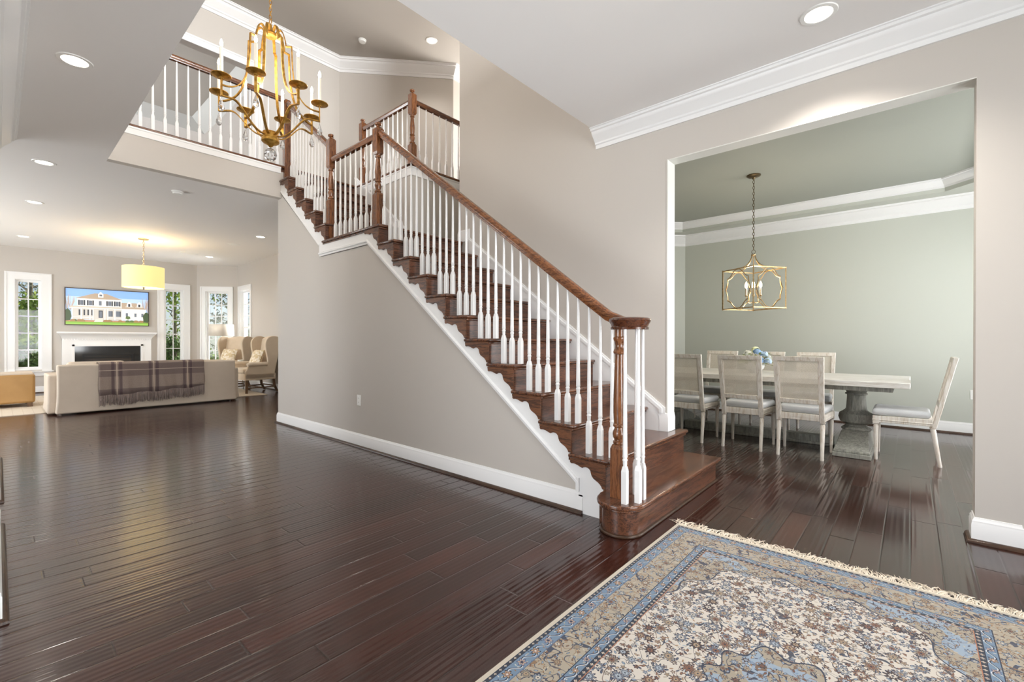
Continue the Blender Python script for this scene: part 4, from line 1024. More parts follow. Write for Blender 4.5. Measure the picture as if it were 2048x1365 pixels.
# ------------------------------------------------------------------ dining set
def cyl_leg(mb, x, y, z0, z1, r0, r1, n=14):
    h = z1-z0
    mb.lathe([(r1*0.9, 0), (r1*1.05, 0.012), (r1*0.95, 0.03), (r1, 0.045), (r0*0.98, h-0.03), (r0*0.85, h-0.024), (r0*0.85, h-0.012), (r0*1.08, h-0.008), (r0*1.08, h)], (x, y, z0), n)
def dining_chair():
    """origin on the floor under the seat centre, facing +y"""
    t = thing('dining_chair', (0, 0, 0), 'x', 'chair', 'whitewashed dining chairs with cane backs')
    w, f, b = 0.235, 0.225, -0.205
    for x in (-w+0.025, w-0.025):
        mb = MB(); cyl_leg(mb, x, f-0.025, 0, 0.36, 0.021, 0.014); mb.box(x-0.025, x+0.025, f-0.05, f, 0.355, 0.43)
        mb.build('leg', MAT['wwood'], t, local=True, ang=30)
    bx = 0.185
    for x in (-bx, bx):   # rear leg raked backwards
        mb = MB(); mb.lathe([(0.015, 0), (0.017, 0.012), (0.0155, 0.03), (0.021, 0.33), (0.018, 0.337), (0.018, 0.345), (0.023, 0.35), (0.023, 0.36)], (0, 0, 0), 14)
        mb.v = [(x+a, b-0.05+c*0.14+b_, c) for a, b_, c in mb.v]; mb.build('leg', MAT['wwood'], t, local=True, ang=30)
    mb = MB(); mb.prism([(-w, f), (w, f), (bx+0.02, b), (-bx-0.02, b)], 'z', 0.365, 0.43); mb.prism([(-w-.004, f+.004), (w+.004, f+.004), (bx+0.024, b), (-bx-0.024, b)], 'z', 0.385, 0.395)
    mb.build('seat_rail', MAT['wwood'], t, local=True, bevel=0.004)
    mb = MB(); n = 6
    pts = [(-w+.006, f+.006), (w-.006, f+.006), (bx+0.012, b+0.01), (-bx-0.012, b+0.01)]
    mb.prism(pts, 'z', 0.43, 0.497); mb.build('seat_cushion', MAT['cushion'], t, local=True, bevel=0.030, seg=4)
    # back: raked frame
    tl = 0.22
    def back(x0, x1, z0, z1, d0, d1, mat, name, bev=0.004, parent=None):
        m_ = MB(); m_.box(x0, x1, d0, d1, z0, z1)
        m_.v = [(a, b-0.012+b_-(c-0.36)*tl, c) for a, b_, c in m_.v]; return m_.build(name, mat, parent or t, local=True, bevel=bev)
    s = 0.042; W2 = 0.212
    mb = MB()
    for sx in (-1, 1):
        v = []
        for z, xc in ((0.35, bx), (0.46, bx-0.004), (1.0, W2-s/2)):
            for (a, d) in ((-s/2, -0.017), (s/2, -0.017), (s/2, 0.017), (-s/2, 0.017)): v.append((sx*xc+a, b-0.012+d-(z-0.36)*tl, z))
        mb.add(v, [(0, 3, 2, 1), (8, 9, 10, 11)]+[(i+4*k, (i+1) % 4+4*k, (i+1) % 4+4*k+4, i+4*k+4) for k in (0, 1) for i in range(4)])
    def bxr(x0, x1, z0, z1, d0, d1):
        q = MB(); q.box(x0, x1, d0, d1, z0, z1); mb.add([(a, b-0.012+b_-(c-0.36)*tl, c) for a, b_, c in q.v], q.f)
    bxr(-W2, W2, 0.955, 1.0, -0.018, 0.018); bxr(-bx+0.01, bx-0.01, 0.535, 0.58, -0.016, 0.016)
    for sx in (-1, 1):
        bxr(min(sx*0.160, sx*0.168), max(sx*0.160, sx*0.168), 0.58, 0.955, -0.012, 0.012)
    mb.build('back_frame', MAT['wwood'], t, local=True, bevel=0.004)
    back(-0.166, 0.166, 0.578, 0.957, -0.004, 0.004, MAT['cane'], 'cane_panel', 0)
    return t
ch0 = dining_chair()
specs = [(-1.95, 5.49, 0.0, 'whitewashed dining chair on the near table side, cut off by the stair wall edge'),
         (-1.355, 5.49, 0.0, 'whitewashed cane-back dining chair in the middle of the near table side, below the flowers'),
         (-0.825, 5.48, 0.0, 'whitewashed cane-back dining chair on the near side, closest to the visible table pedestal'),
         (-2.08, 6.68, PI, 'cane-back dining chair on the far table side, at the left end behind the table'),
         (-1.49, 6.68, PI, 'cane-back dining chair on the far table side, directly behind the flowers'),
         (-0.93, 6.68, PI, 'cane-back dining chair on the far table side, nearest the free table end'),
         (-0.055, 5.86, PI/2, 'dining chair with pale grey seat standing alone at the free end of the table')]
for i, (x, y, r, lab) in enumerate(specs):
    if i == 0: ch0.location = (x, y, 0); ch0.rotation_euler = (0, 0, r); ch0['label'] = lab
    else: dup(ch0, (x, y, 0), r, lab)
tb = thing('dining_table', (-1.44, 6.09, 0), 'long whitewashed plank dining table on grey turned pedestals', 'table')
mb = MB(); n = 40
for k in range(5):
    y0 = 5.52+k*0.228; mb.box(-2.87+random.uniform(-.006, .006), -0.005+random.uniform(-.006, .006), y0+0.001, y0+0.227, 0.708, 0.762)
mb.build('tabletop', MAT['wplank'], tb, bevel=0.004)
mb = MB(); mb.box(-2.75, -0.13, 5.66, 6.52, 0.655, 0.708); mb.build('apron', MAT['gwood'], tb)
for x in (-2.42, -0.44):
    mb = MB(); mb.lathe([(0.125, 0.20), (0.135, 0.215), (0.120, 0.23), (0.095, 0.245), (0.09, 0.26), (0.145, 0.29), (0.158, 0.335), (0.150, 0.375), (0.115, 0.40), (0.098, 0.415), (0.090, 0.43), (0.083, 0.53), (0.082, 0.575), (0.098, 0.582), (0.098, 0.592), (0.084, 0.60), (0.095, 0.618), (0.11, 0.63), (0.11, 0.656)], (x, 6.09, 0), 30)
    p = mb.build('pedestal', MAT['gwood'], tb, ang=30)
    mb = MB(); mb.box(x-0.155, x+0.155, 5.53, 6.65, 0, 0.045); mb.box(x-0.145, x+0.145, 5.545, 6.635, 0.045, 0.07)
    v0 = (0.140, 0.53, 0.07); v1 = (0.115, 0.18, 0.205)
    vv = [(x+sx*a, 6.09+sy*b_, z) for (a, b_, z) in (v0, v1) for sx, sy in ((-1, -1), (1, -1), (1, 1), (-1, 1))]
    mb.add(vv, [(0, 3, 2, 1), (4, 5, 6, 7), (0, 1, 5, 4), (1, 2, 6, 5), (2, 3, 7, 6), (3, 0, 4, 7)])
    mb.build('foot', MAT['gwood'], p, bevel=0.006)
mb = MB(); mb.box(-2.25, -0.64, 6.02, 6.16, 0.02, 0.10); mb.box(-2.25, -0.64, 6.0, 6.18, 0.0, 0.03); mb.build('stretcher', MAT['gwood'], tb, bevel=0.006)
fl = thing('flower_arrangement', (-1.42, 6.05, 0.762), 'bowl of white and pale blue flowers with green leaves on the dining table', 'flowers')
mb = MB(); mb.lathe([(0.05, 0), (0.055, 0.01), (0.10, 0.06), (0.115, 0.11), (0.11, 0.115), (0.09, 0.07), (0.0, 0.06)], (-1.42, 6.05, 0.762), 24); mb.build('bowl', Mat('white_ceramic', '#e9e9e6', 0.2).m, fl)
cols = [Mat('white_petals', '#eef0ea', 0.7).m, Mat('pale_blue_petals', '#bcd2ea', 0.7).m, Mat('blue_petals', '#8fb0d6', 0.7).m, Mat('cream_green_petals', '#d9dfb8', 0.7).m]
rnd = random.Random(3)
heads = [(-0.12, 0.02, 0.17, 3), (-0.06, -0.05, 0.23, 0), (0.0, 0.03, 0.27, 3), (0.04, -0.06, 0.25, 2), (0.10, 0.0, 0.22, 1), (0.15, -0.05, 0.14, 1), (0.13, 0.07, 0.17, 0), (-0.02, -0.10, 0.17, 0), (0.08, -0.11, 0.15, 2), (-0.11, -0.07, 0.13, 3)]
for hx_, hy_, hz_, ci in heads:
    mb = MB(); c = Vector((-1.42+hx_, 6.05+hy_, 0.762+hz_))
    for k in range(34):
        u = Vector((rnd.gauss(0, 1), rnd.gauss(0, 1), abs(rnd.gauss(0.3, .8)))).normalized(); p = c+u*rnd.uniform(.03, .045)
        a = u.cross(Vector((0.3, 0.5, 0.8))).normalized()*0.017; b_ = u.cross(a).normalized()*0.017
        q = p+u*0.006
        mb.add([p-a-b_, p+a-b_, p+a+b_, p-a+b_, q], [(0, 1, 4), (1, 2, 4), (2, 3, 4), (3, 0, 4)])
    mb.build('bloom', cols[ci], fl, ang=60)
mb = MB()
for k in range(60):
    a = rnd.uniform(0, 2*PI); r = rnd.uniform(.05, .17); p = Vector((-1.42+r*math.cos(a), 6.05+r*math.sin(a), 0.762+rnd.uniform(.08, .24)))
    d = Vector((math.cos(a), math.sin(a), rnd.uniform(-.3, .9))).normalized(); s_ = d.cross(Vector((0, 0, 1))).normalized()*0.017; L = rnd.uniform(.05, .09)
    mb.add([p, p+d*L*0.5+s_+Vector((0, 0, .008)), p+d*L, p+d*L*0.5-s_+Vector((0, 0, .008))], [(0, 1, 2), (0, 2, 3)])
mb.build('foliage', Mat('olive_leaves', '#7d8a4d', 0.6).m, fl)

# ------------------------------------------------------------------ living room
# fireplace
fx = XT
fp = thing('fireplace', (fx, 1.72, 0), 'white fireplace mantel with dentil trim around a black granite surround', 'fireplace')
mb = MB(); mb.box(fx, fx+0.08, 0.94, 1.14, 0, 1.0); mb.box(fx, fx+0.08, 2.30, 2.50, 0, 1.0); mb.box(fx, fx+0.08, 0.94, 2.50, 1.0, 1.17)
mb.box(fx, fx+0.095, 0.93, 1.15, 0, 0.15); mb.box(fx, fx+0.095, 2.29, 2.51, 0, 0.15)
mb.box(fx+.08, fx+0.095, 1.10, 1.14, 0.15, 1.04); mb.box(fx+.08, fx+0.095, 2.30, 2.34, 0.15, 1.04); mb.box(fx+.08, fx+0.095, 1.10, 2.34, 1.0, 1.04)
mb.build('mantel_body', MAT['trim'], fp)
mb = MB(); pr = [(0, 1.15), (0.085, 1.15), (0.09, 1.17), (0.10, 1.19), (0.115, 1.22), (0.15, 1.26), (0.18, 1.275), (0.19, 1.29), (0.20, 1.295), (0.20, 1.325), (0, 1.325)]
mb.sweep([(fx, 0.94, 0), (fx+0.001, 2.50, 0)][::-1], pr) if False else None
v0 = [(fx+a, 0.94-max(0, a-0.085)*0.8, z) for a, z in pr]; v1 = [(fx+a, 2.50+max(0, a-0.085)*0.8, z) for a, z in pr]; n = len(pr)
mb.add(v0+v1, [tuple(range(n)), tuple(range(n, 2*n))[::-1]]+[(i, (i+1) % n, n+(i+1) % n, n+i) for i in range(n)]); mb.build('mantel_shelf', MAT['trim'], fp, ang=25)
mb = MB(); y = 0.95
while y < 2.48: mb.box(fx+0.08, fx+0.098, y, y+0.022, 1.14, 1.168); y += 0.044
mb.build('dentil_moulding', MAT['trim'], fp)
mb = MB(); mb.box(fx, fx+0.03, 1.13, 1.27, 0, 1.0); mb.box(fx, fx+0.03, 2.17, 2.31, 0, 1.0); mb.box(fx, fx+0.03, 1.27, 2.17, 0.82, 1.0); mb.build('granite_surround', MAT['granite'], fp)
mb = MB(); mb.box(fx+0.001, fx+0.04, 1.27, 1.31, 0, 0.82); mb.box(fx+0.001, fx+0.04, 2.13, 2.17, 0, 0.82); mb.box(fx+0.001, fx+0.04, 1.31, 2.13, 0.78, 0.82); mb.box(fx+0.001, fx+.03, 1.31, 2.13, 0.72, 0.755)
ins = mb.build('firebox_frame', MAT['iron'], fp)
mb = MB(); mb.box(fx+0.002, fx+0.006, 1.31, 2.13, 0.0, 0.78); mb.build('firebox_glass', Mat('dark_firebox', '#3d3937', 0.12).m, fp)
# framed picture above it: a house photograph on a lit screen
pic = thing('framed_screen', (fx, 1.725, 1.474), 'wide framed screen above the mantel showing a white house under blue sky', 'picture')
PY0, PY1, PZ0, PZ1 = 0.985, 2.465, 1.478, 2.315
mb = MB()
for (a, b_, c, d) in ((PY0, PY0+.015, PZ0, PZ1), (PY1-.015, PY1, PZ0, PZ1), (PY0+.015, PY1-.015, PZ0, PZ0+.015), (PY0+.015, PY1-.015, PZ1-.015, PZ1)): mb.box(fx+0.002, fx+0.045, a, b_, c, d)
mb.build('frame', wood('dark_picture_frame', '#35251d', '#4f382c', 'y', 0.4), pic)
pcols = {'sky': '#8db6f0', 'sky2': '#b9d3f4', 'lawn': '#7fae3f', 'lawn2': '#93bf55', 'mulch': '#b58a6a', 'hedge': '#9d7d55', 'roof': '#b3a08c', 'white': '#eeece8', 'shade': '#c9c5be', 'win': '#6d7480', 'dark': '#3c3f46', 'trim': '#f8f7f4', 'bush': '#46563a', 'bush2': '#5d7040', 'tree': '#b9a9a0', 'proof': '#c8bfb0', 'step': '#d9d2c8'}
pk = list(pcols); pm = []
for k in pk:
    M = Mat('screen_'+k, pcols[k], 0.35); M.emit(pcols[k], 0.16); pm.append(M.m)
mb = MB(); lay = [0]
def PP(u, v): return (fx+0.030+lay[0]*0.0002, PY0+0.014+(PY1-PY0-.028)*u, PZ1-0.014-(PZ1-PZ0-.028)*v)
def poly2(k, pts): lay[0] += 1; mb.add([PP(u, v) for u, v in pts], [tuple(range(len(pts)))], pk.index(k))
def rect2(k, u0, v0, u1, v1): poly2(k, [(u0, v0), (u1, v0), (u1, v1), (u0, v1)])
rect2('sky', 0, 0, 1, 1)
for i in range(7): rect2('sky2', 0, 0.22+i*0.07, 1, 1) if i == 0 else None
rr = random.Random(5)
for base in (0.015, 0.05, 0.945, 0.985):
    for k in range(9):
        u = base+rr.uniform(-.03, .05); poly2('tree', [(base, .62), (base+.004, .62), (min(1, max(0, u+.003)), rr.uniform(.15, .4)), (min(1, max(0, u)), rr.uniform(.15, .4))])
rect2('lawn', 0, 0.91, 1, 1); rect2('lawn2', 0, 0.955, 1, 1); rect2('mulch', 0, 0.87, 1, 0.92)
poly2('roof', [(0.10, .27), (.33, .11), (.47, .11), (.67, .27)]); rect2('white', .13, .27, .655, .52)
poly2('roof', [(.655, .52), (.655, .34), (.84, .34), (.97, .52)]); rect2('white', .655, .52, .965, .85)
for uc in (.75, .88):
    poly2('proof', [(uc-.055, .47), (uc, .33), (uc+.06, .47)]); poly2('white', [(uc-.03, .46), (uc-.03, .36), (uc, .30), (uc+.032, .36), (uc+.032, .46)]); rect2('dark', uc-.012, .37, uc+.014, .45)
poly2('trim', [(.37, .22), (.37, .13), (.40, .06), (.433, .13), (.433, .22)]); rect2('win', .385, .135, .418, .19)
rect2('shade', .075, .53, .66, .86)
poly2('proof', [(.035, .535), (.06, .48), (.64, .48), (.665, .535)]); rect2('trim', .04, .525, .665, .545)
for uc in (.18, .28, .507, .60): rect2('dark', uc-.04, .315, uc-.022, .455); rect2('dark', uc+.022, .315, uc+.04, .455); rect2('win', uc-.019, .32, uc+.019, .45)
rect2('trim', .365, .31, .425, .46); rect2('win', .378, .32, .412, .45)
for uc in (.155, .21, .255, .30): rect2('dark', uc-.01, .58, uc+.008, .74)
rect2('dark', .375, .59, .425, .80); rect2('win', .385, .62, .415, .79)
for uc in (.51, .61): rect2('win', uc-.025, .60, uc+.025, .76); rect2('dark', uc+.022, .60, uc+.034, .76)
for uc in (.073, .175, .275, .31, .45, .485, .57, .66): rect2('trim', uc-.006, .545, uc+.006, .86)
rect2('trim', .075, .79, .31, .80); rect2('trim', .485, .79, .66, .80); poly2('step', [(.32, .92), (.34, .84), (.42, .84), (.44, .92)])
for uc in (.72, .83, .92): rect2('win', uc-.014, .645, uc+.014, .75)
for k in range(26):
    u = rr.uniform(.05, .98)
    if not .31 < u < .45: poly2('hedge' if k % 3 else 'bush2', [(u-.03, .915), (u-.022, .865), (u, .85), (u+.022, .865), (u+.03, .915)])
poly2('bush2', [(.70, .80), (.71, .74), (.735, .73), (.76, .75), (.765, .80), (.735, .83)])
poly2('bush', [(0, .9), (0, .60), (.025, .56), (.055, .64), (.065, .78), (.05, .88)]); poly2('bush', [(.935, .88), (.925, .72), (.955, .62), (.985, .60), (1, .66), (1, .92)])
pnl = mb.build('screen', pm, pic, ang=10)
mb = MB(); mb.box(fx+0.004, fx+0.029, PY0+.01, PY1-.01, PZ0+.01, PZ1-.01); mb.build('back_panel', MAT['iron'], pic)

# drum pendant
px_, py_ = -11.16, 1.874
pd = thing('drum_pendant', (px_, py_, 2.14), 'cream drum shade pendant light glowing warm in the living room', 'pendant light')
mb = MB(); R_ = 0.325
mb.lathe([(R_, 0), (R_, 0.40), (R_-0.004, 0.40), (R_-0.004, 0.0)], (px_, py_, 2.155), 48, cap=False); mb.build('drum_shade', MAT['drum'], pd)
mb = MB(); mb.lathe([(R_-0.005, 0.0), (R_-0.005, 0.006), (0, 0.006)], (px_, py_, 2.165), 48, cap=False); mb.build('diffuser', MAT['drumin'], pd)
mb = MB(); mb.lathe([(0.0, -0.045), (0.014, -0.035), (0.018, -0.02), (0.008, -0.006), (0.03, 0.0), (0.03, 0.006)], (px_, py_, 2.163), 14); mb.build('finial', MAT['nickel'], pd)
mb = MB(); z = 2.585; k = 0
mb.tube([(px_, py_, 2.40), (px_, py_, 2.59)], 0.006, 8)
while z < H1-0.04:
    pts = []
    for a in range(10):
        u, w = 0.014*math.cos(a*PI/5), 0.026*math.sin(a*PI/5); pts.append((px_+(u if k % 2 else 0), py_+(0 if k % 2 else u), z+0.02+w))
    mb.tube(pts, 0.0045, 5, True); z += 0.042; k += 1
mb.build('chain', MAT['nickel'], pd)
mb = MB(); mb.lathe([(0.085, 0), (0.085, -0.014), (0.07, -0.022), (0.0, -0.026)], (px_, py_, H1), 24); mb.build('ceiling_canopy', MAT['nickel'], pd)
l = bpy.data.lights.new('pendant_light', 'POINT'); l.energy = 7; l.color = (1, 0.88, 0.68); l.shadow_soft_size = 0.1
o = bpy.data.objects.new('pendant_light', l); COL.objects.link(o); o.location = (px_, py_, 2.45)

# sofa seen from behind
sx = -9.63
sf = thing('sofa', (sx-0.45, 1.79, 0), 'beige linen slipcovered sofa seen from behind with a throw over its back', 'sofa')
def soft(mb, name, mat, parent, bev=0.03, seg=4): return mb.build(name, mat, parent, bevel=bev, seg=seg)
def skewbox(x0, x1, y0, y1, z0, z1, tx=0.0, ty=0.0, nx=1, ny=12, nz=6, wob=0.0, rs=1):
    """box with a grid so cloth can sag and flare a little at the hem"""
    q = random.Random(rs); m_ = MB()
    def P(i, j, k):
        f = 1-k/nz; x = x0+(x1-x0)*i/nx; y = y0+(y1-y0)*j/ny
        fl_ = max(0, f-0.55)/0.45
        x += (1 if i else -1)*tx*fl_*fl_; y += (2*j/ny-1)*ty*fl_*fl_
        w_ = wob*fl_*math.sin(j*1.9+rs)+wob*0.3*math.sin(j*0.9+k*1.3)
        return (x+(w_ if i else -w_), y, z0+(z1-z0)*k/nz)
    idx = {}
    for i in range(nx+1):
        for j in range(ny+1):
            for k in range(nz+1):
                if i in (0, nx) or j in (0, ny) or k in (0, nz): idx[i, j, k] = len(m_.v); m_.v.append(P(i, j, k))
    def fc(*c): m_.f.append(tuple(idx[x] for x in c)); m_.m.append(0)
    for j in range(ny):
        for k in range(nz):
            for i in (0, nx): fc((i, j, k), (i, j+1, k), (i, j+1, k+1), (i, j, k+1))
    for i in range(nx):
        for j in range(ny):
            for k in (0, nz): fc((i, j, k), (i+1, j, k), (i+1, j+1, k), (i, j+1, k))
        for k in range(nz):
            for j in (0, ny): fc((i, j, k), (i+1, j, k), (i+1, j, k+1), (i, j, k+1))
    return m_
soft(skewbox(sx-0.22, sx, 0.595, 2.99, 0.025, 0.765, 0.02, 0.02, 2, 24, 8, 0.004, 2), 'backrest', MAT['linen'], sf, 0.022, 3)
for y0, y1, r_ in ((0.50, 0.70, 3), (2.885, 3.085, 4)): soft(skewbox(sx-0.98, sx-0.14, y0, y1, 0.025, 0.615, 0.02, 0.012, 8, 2, 6, 0.004, r_), 'arm', MAT['linen'], sf, 0.025, 3)
soft(skewbox(sx-0.93, sx-0.15, 0.68, 2.90, 0.025, 0.42, 0.015, 0, 2, 12, 4, 0.003, 5), 'base', MAT['linen'], sf, 0.01, 2)
for k in range(3):
    y0 = 0.71+k*0.728; mb = MB(); mb.box(sx-0.95, sx-0.24, y0, y0+0.722, 0.42, 0.55); soft(mb, 'seat_cushion', MAT['linen'], sf, 0.04)
    mb = MB(); mb.box(sx-0.42, sx-0.22, y0, y0+0.722, 0.55, 0.80 if k == 0 else 0.775); soft(mb, 'back_cushion', MAT['linen'], sf, 0.06)
mb = MB()
for y in (0.62, 2.96):
    for x, zf_ in ((sx-0.07, 0), (sx-0.90, 0.008)): mb.box(x-0.025, x+0.025, y-0.025, y+0.025, zf_, 0.03)
mb.build('leg', MAT['walnut'], sf)
# plaid throw
def plaid():
    M = Mat('plaid_wool', '#8a7b72', 0.95, spec=0.1); x, y, z = M.sep(M.coord('Object'))
    def stripes(s, per, o, w, soft_=0.004):
        t = ((s+o)/per).fract()*per; return t.lt(w)
    n = M.noise(M.coord(), 90, 3)
    col = M.mix(n, '#83746b', '#9c8d82')
    bigv = (stripes(y, 0.475, 0.10, 0.135)-stripes(y, 0.475, 0.06, 0.055)).mx(0)
    bigh = stripes(z, 0.40, 0.21, 0.20)
    col = M.mix(bigv*0.7, col, '#54454a'); col = M.mix(bigh*0.5, col, '#54454a')
    col = M.mix(stripes(y, 0.475, 0.038, 0.012)*0.8, col, '#cbb9a6'); col = M.mix(stripes(z, 0.40, 0.115, 0.009)*0.8, col, '#c3b2a1')
    M.color(col); M.bump(n, 0.3, 0.004); return M.m
MAT['plaid'] = plaid()
th_ = thing('throw_blanket', (sx, 1.78, 0.77), 'brown plaid throw with tassel fringe draped over the sofa back', 'throw blanket')
mb = MB(); Y0, Y1 = 1.055, 2.475; ny = 56
prof = [(sx-0.236, 0.60), (sx-0.238, 0.72), (sx-0.234, 0.772), (sx-0.20, 0.783), (sx-0.11, 0.784), (sx-0.02, 0.783), (sx+0.010, 0.770), (sx+0.014, 0.74), (sx+0.016, 0.66), (sx+0.020, 0.56), (sx+0.026, 0.46), (sx+0.032, 0.36), (sx+0.037, 0.27)]
def thr(j, i):
    f = j/ny; y = Y0+(Y1-Y0)*f; a, z = prof[i]; k = max(0, i-7)/5
    w_ = 0.008*k*math.sin(f*34)+0.004*k*math.sin(f*77+1)
    hem = -0.02*(1-f)*k+0.05*f*k+0.012*k*math.sin(f*21)
    return (a+w_+0.008*k, y+0.012*k*math.sin(i*1.1+f*3), z+hem)
m_ = len(prof)
for j in range(ny+1):
    for i in range(m_): mb.v.append(thr(j, i))
for j in range(ny):
    for i in range(m_-1): mb.f.append((j*m_+i, (j+1)*m_+i, (j+1)*m_+i+1, j*m_+i+1)); mb.m.append(0)
b_ = mb.build('blanket', MAT['plaid'], th_, ang=60); q = b_.modifiers.new('thick', 'SOLIDIFY'); q.thickness = 0.008; q.offset = 1
mb = MB(); rr = random.Random(11)
for j in range(0, 190):
    f = j/189; p = Vector(thr(f*ny, m_-1))
    for _ in range(2):
        L = rr.uniform(0.11, 0.17); dx_, dy_ = rr.uniform(-.005, .025), rr.uniform(-.02, .02)
        mb.tube([p+Vector((0.004, 0, 0.008)), p+Vector((0.008+dx_*.4, dy_*.5, -L*.4)), p+Vector((0.006+dx_, dy_, -L))], [0.0045, 0.004, 0.003], 5)
M = Mat('fringe_yarn', '#6e5f5a', 0.95); M.color(M.mix(M.noise(M.map(M.coord(), (1, 60, 1)), 2, 2), '#5d4f50', '#a39389')); fr = mb.build('fringe', M.m, th_); fr['kind'] = 'stuff'; fr['label'] = 'twisted tassel fringe'

# leather chair at the left edge
ot = thing('leather_armchair', (-11.6, -0.15, 0), 'tan leather cube armchair at the left edge on the pale rug', 'chair')
mb = MB(); mb.box(-11.95, -11.25, -0.62, 0.43, 0.075, 0.56); soft(mb, 'body', MAT['leather'], ot, 0.035)
mb = MB(); mb.box(-11.93, -11.27, -0.60, 0.415, 0.535, 0.585); soft(mb, 'cushion', MAT['linen'], ot, 0.02)
for x, y in ((-11.30, 0.37), (-11.9, 0.37), (-11.30, -0.56), (-11.9, -0.56)):
    mb = MB(); mb.box(x-0.03, x+0.03, y-0.04, y+0.03, 0.008, 0.08); mb.build('leg', MAT['walnut'], ot)
mb = MB(); mb.box(-13.3, -10.15, -1.6, 3.75, 0.0, 0.008)
M = Mat('pale_living_rug', '#cfc4b4', 0.95); x, y, z = M.sep(M.coord()); g_ = ((x*9).fract()-0.5).abs().lt(0.03).mx(((y*9).fract()-0.5).abs().lt(0.03)); M.color(M.mix(g_*0.5+M.noise(M.coord(), 5, 3)*0.4, '#d3c8b8', '#b7a892'))
tag(mb.build('living_rug', M.m, loc=(-11.7, 1.1, 0)), 'large pale beige rug under the living room furniture', 'rug')

# wing chairs
def wing_chair():
    """origin on floor, seat faces -y, width along x"""
    t = thing('wing_chair', (0, 0, 0), 'x', 'chair', 'beige linen wing chairs by the bay windows')
    w = 0.37
    for x in (-0.31, 0.31):
        mb = MB(); mb.frustum((x, -0.30), 0, 0.020, 0.30, 0.026); mb.build('leg', MAT['walnut'], t, local=True)
        mb = MB(); mb.add([(x+a, y, z) for (z, yc) in ((0, 0.34), (0.14, 0.275), (0.30, 0.255)) for a, y in ((-.022, yc-.022), (.022, yc-.022), (.022, yc+.022), (-.022, yc+.022))],
                          [(0, 3, 2, 1), (8, 9, 10, 11)]+[(i+4*k, (i+1) % 4+4*k, (i+1) % 4+4*k+4, i+4*k+4) for k in (0, 1) for i in range(4)]); mb.build('leg', MAT['walnut'], t, local=True)
    mb = MB()
    for x in (-0.31, 0.31): mb.box(x-0.010, x+0.010, -0.29, 0.29, 0.10, 0.125)
    mb.box(-0.31, 0.31, -0.01, 0.01, 0.10, 0.125); mb.box(-.31, .31, 0.27, 0.29, 0.12, 0.145); mb.build('stretcher', MAT['walnut'], t, local=True)
    mb = MB(); mb.box(-w, w, -0.34, 0.28, 0.28, 0.42); mb.build('seat_base', MAT['wing'], t, local=True, bevel=0.015, seg=3)
    mb = MB(); mb.box(-w+.06, w-.06, -0.36, 0.20, 0.42, 0.53); mb.build('seat_cushion', MAT['wing'], t, local=True, bevel=0.035, seg=4)
    # reclined back with a curved crest
    mb = MB(); n = 12; pts = []
    for i in range(n+1): f = i/n; pts.append((-w+0.02+(2*w-0.04)*f, 1.17+0.055*math.sin(PI*f)))
    poly = [(-w+0.05, 0.40)]+pts+[(w-0.05, 0.40)][::-1]
    mb.prism([(-w+0.06, 0.40)]+pts+[(w-0.06, 0.40)], 'y', 0.17, 0.29)
    mb.v = [(a, b_+(c-0.40)*0.16, c) for a, b_, c in mb.v]; mb.build('backrest', MAT['wing'], t, local=True, bevel=0.03, seg=3)
    for s_ in (-1, 1):
        # side panel + wing as one padded profile in the y-z plane
        out = [(0.24, 0.30), (0.40, 1.12), (0.40, 1.17)]+bez((0.36, 1.20), (0.25, 1.25), (0.12, 1.24), (0.07, 1.12), 8)+bez((0.07, 1.12), (0.03, 1.0), (0.10, 0.86), (0.11, 0.66), 6)[1:]+[(0.09, 0.635), (-0.24, 0.625)]+bez((-0.27, 0.62), (-0.31, 0.60), (-0.29, 0.52), (-0.345, 0.46), 5)+[(-0.345, 0.30)]
        mb = MB(); x0, x1 = (w-0.055, w) if s_ > 0 else (-w, -w+0.055); mb.prism(out, 'x', x0, x1); mb.build('wing', MAT['wing'], t, local=True, bevel=0.018, seg=3)
        mb = MB(); x = s_*(w-0.02); mb.tube([(x, -0.30, 0.60), (x, -0.26, 0.615), (x, 0.10, 0.615)], [0.04, 0.048, 0.048], 12); mb.build('arm_roll', MAT['wing'], t, local=True)
    return t
w1 = wing_chair(); w1.location = (-10.88, 3.76, 0.008); w1.rotation_euler = (0, 0, math.radians(4))
w1['label'] = 'beige wing chair on walnut legs nearest the end of the stair wall'
w2 = dup(w1, (-12.15, 3.60, 0.008), math.radians(27), 'beige wing chair in the bay, partly hidden behind the right end of the sofa')
def pillow(x, y, z, rz, label, tilt=0.35, s=0.21):
    mb = MB(); n = 10
    for i in range(n+1):
        for j in range(n+1):
            u, v = 2*i/n-1, 2*j/n-1; th2 = 0.075*((1-u**4)*(1-v**4))**0.5
            k = 1-0.06*(1-abs(u))*abs(v)-0.06*(1-abs(v))*abs(u)
            mb.v.append((u*s*k, th2, v*s*k)); 
    b0 = len(mb.v)
    mb.v += [(a, -b_, c) for a, b_, c in mb.v]
    for i in range(n):
        for j in range(n):
            a = i*(n+1)+j; mb.f.append((a, a+1, a+n+2, a+n+1)); mb.f.append((b0+a, b0+a+n+1, b0+a+n+2, b0+a+1)); mb.m += [0, 0]
    M = bpy.data.materials.get('damask_pillow')
    if M is None:
        q = Mat('damask_pillow', '#dcd0bd', 0.9); q.color(q.mix(q.noise(q.coord(), 16, 1, 0.3, 1.5).gt(0.5), '#e6dccb', '#cdb994')); M = q.m
    o = mb.build('throw_pillow', M, None, local=True, ang=80); o.location = (x, y, z); o.rotation_euler = (-tilt, 0, rz)
    tag(o, label, 'pillow', 'patterned throw pillows'); return o
pillow(-10.90, 3.80, 0.735, math.radians(4), 'patterned cream pillow leaning in the wing chair nearest the stair wall')
